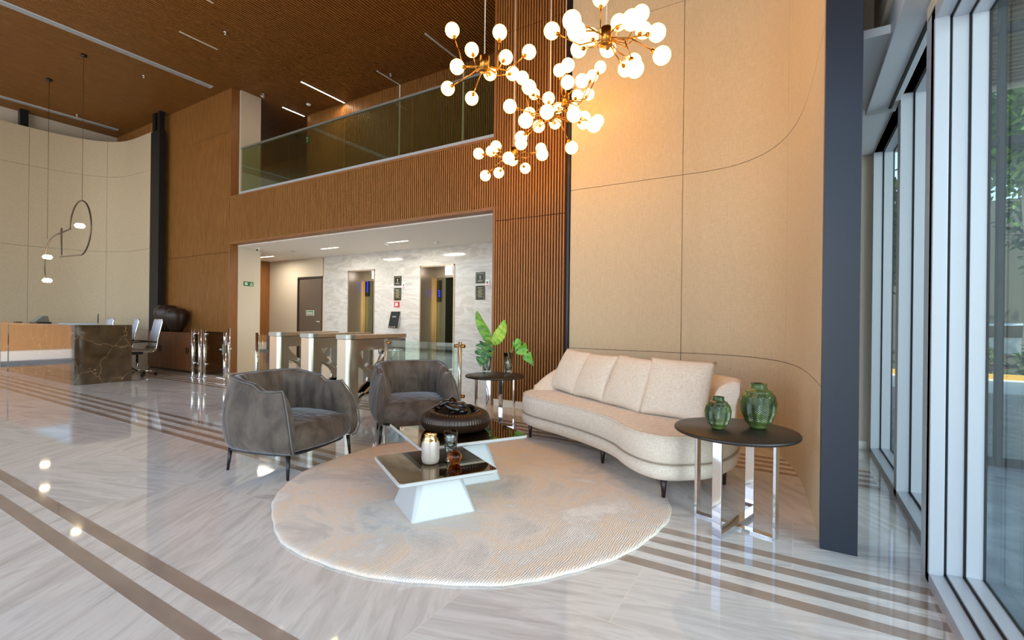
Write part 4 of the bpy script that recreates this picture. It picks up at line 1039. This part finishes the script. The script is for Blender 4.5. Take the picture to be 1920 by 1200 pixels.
# ================================================================== OUTDOORS
PAVE = mat('pavement', (196, 190, 180), .8)
def stone_out():
    m = mat('outdoor_stone', (120, 132, 146), .16); n = NB(m)  # stone slabs; the bluish dark tone includes the canopy's shade
    n.color(n.ramp(n.noise(n.coord((1, 1, 1)), 2.2, 7, .65, .5), [(.3, (92, 102, 116)), (.5, (122, 132, 146)), (.7, (150, 160, 172))])); return m
struct(B().box(.66, 14, -9, 12.2, -.14, -.01).build('floor_terrace', stone_out()))
struct(B().box(-30, 60, 12.2, 15.4, -.14, -.012).box(14, 60, -12, 12.2, -.14, -.012).box(-30, 14, -14, -9, -.14, -.012).box(-30, .66, -9, YS-.05, -.14, -.012).box(-30, XL-.2, YS-.05, 12.2, -.14, -.012).build('ground', PAVE))
tag(B().box(-30, 60, 15.4, 15.6, -.14, .10).build('curb', mat('yellow_curb', (214, 160, 60), .7)), 'yellow-painted kerb along the planted bed outside', 'kerb')
struct(B().box(-30, 60, 15.6, 40, -.14, -.03).build('ground_bed', mat('soil', (58, 60, 36), .9)))
# canopy
b = B().box(.84, 9, -6, 11.9, 5.66, 5.8, 1)
y = -6
while y < 11.9:
    b.box(.84, 9, y, y+.06, 5.6, 5.66, 0); y += .16
b.box(.84, 9, 11.9, 12.0, 5.55, 5.85, 2)
struct(b.build('ceiling_canopy', [wood('canopy_wood', (118, 92, 66), (142, 114, 84), (1, 8, 8)), GAP, BEIGE]))
t = thing('glass_screen', 'black framed glass screen standing outside the window', 'glass screen', (.98, 5.86, 0))
q = B().box(0, 3.4, -.03, .03, 0, .07).box(0, 3.4, -.03, .03, 2.86, 2.93).box(0, 3.4, -.03, .03, 3.86, 3.92).box(0, 3.4, -.03, .03, 5.4, 5.5)
for x in (0, .56, 1.9, 3.36): q.box(x, x+.045, -.04, .04, 0, 5.5)
q.build('frame', mat('matt_black_frame', (16, 17, 20), .85), t); B().box(0, 3.4, -.004, .004, .07, 5.4).build('pane', WGLASS, t)
def foliage(name, lab, cat, c, R, H_, n, sz, mats, trunk=None, grp=None, seed=1):
    random.seed(seed); t = thing(name, lab, cat, (c[0], c[1], -.03), 0, grp); vs_ = []; fs = []; mi = []
    q = B()
    for i in range(n):
        while True:
            v = Vector((random.uniform(-1, 1), random.uniform(-1, 1), random.uniform(-1, 1)))
            if v.length <= 1: break
        v = v*(.55+.45*random.random()); p = Vector((v.x*R, v.y*R, c[2]+v.z*H_))
        d = Vector((random.gauss(0, 1), random.gauss(0, 1), random.gauss(0, .7)-.3)).normalized(); a = d.cross(Vector((random.random(), random.random(), 1))).normalized()
        s = sz*random.uniform(.6, 1.4)
        q.add([p, p+d*s*.5+a*s*.18, p+d*s, p+d*s*.5-a*s*.18], [(0, 1, 2, 3)], random.randrange(len(mats)))
    q.build('foliage', mats, t)
    if trunk: B().tube(catmull([(-.05, 0, 0), (.05, 0, c[2]*.4), (-.05, .05, c[2]*.75), (.1, 0, c[2]+.3)], 5), [.10-.002*k for k in range(16)], 10).build('trunk', trunk, t)
    return t
G1, G2, G3 = mat('leaf_yellow_green', (120, 150, 50), .6), mat('leaf_mid', (74, 110, 38), .6), mat('leaf_dark', (40, 66, 30), .6)  # three leaf greens, picked at random leaf by leaf
TR = mat('pale_bark', (206, 180, 160), .8)
foliage('street_tree', 'slender pale-trunked tree outside the window', 'tree', (5.15, 17.3, 6.4), 1.5, 2.0, 2600, .34, [G1, G2], TR, seed=3)
foliage('street_tree', 'dense dark tree behind the pale-trunked one', 'tree', (3.2, 25.5, 5.2), 2.4, 2.6, 3000, .45, [G2, G3], mat('dark_bark', (80, 66, 52), .9), seed=4)
foliage('street_tree', 'tree seen at the right edge behind the glass screen', 'tree', (9.2, 25.5, 5.6), 2.6, 3.0, 3000, .45, [G1, G2, G3], mat('dark_bark2', (80, 66, 52), .9), seed=5)
for k, (x, y, lab) in enumerate(((3.9, 16.45, 'flowering bush at the left of the planted bed outside'), (5.25, 16.45, 'low green bush below the pale-trunked tree'), (6.6, 16.45, 'low green bush at the right of the planted bed'))):
    foliage('garden_bush', lab, 'bush', (x, y, .42), .62, .46, 1100, .2, [G1, G2] if k else [G1, G2, mat('pink_flower', (206, 130, 140), .6)], None, 'bushes of the planted bed', 10+k)
# parked car behind the bed
t = thing('parked_car', 'dark car with a pale roof parked behind the planted bed', 'car', (5.6, 20.6, -.03), 0)
body_ = [(-2, .35), (-2.05, .75), (-1.5, .88), (-.9, 1.32), (.6, 1.38), (1.3, .95), (2.0, .85), (2.1, .4)]
T = Matrix(((1, 0, 0, 0), (0, 0, 1, 0), (0, 1, 0, 0), (0, 0, 0, 1)))
B().prism(body_, -.8, .8, 0, False, T).build('body', mat('car_paint', (150, 158, 166), .25, .3), t, bevel=.08)
B().prism([(-1.35, .9), (-.85, 1.26), (.55, 1.31), (1.1, .95)], -.815, .815, 0, False, T).build('side_window', DGLASS, t)
for x in (-1.3, 1.35):
    for s in (-.82, .62): B().cyl((x, s, .34), (x, s+.2, .34), .34, n=24).build('wheel', BLKPL, t)
struct(B().box(-30, 60, 30, 30.4, 0, 7).build('wall_street', mat('street_wall', (92, 88, 78), .9)))
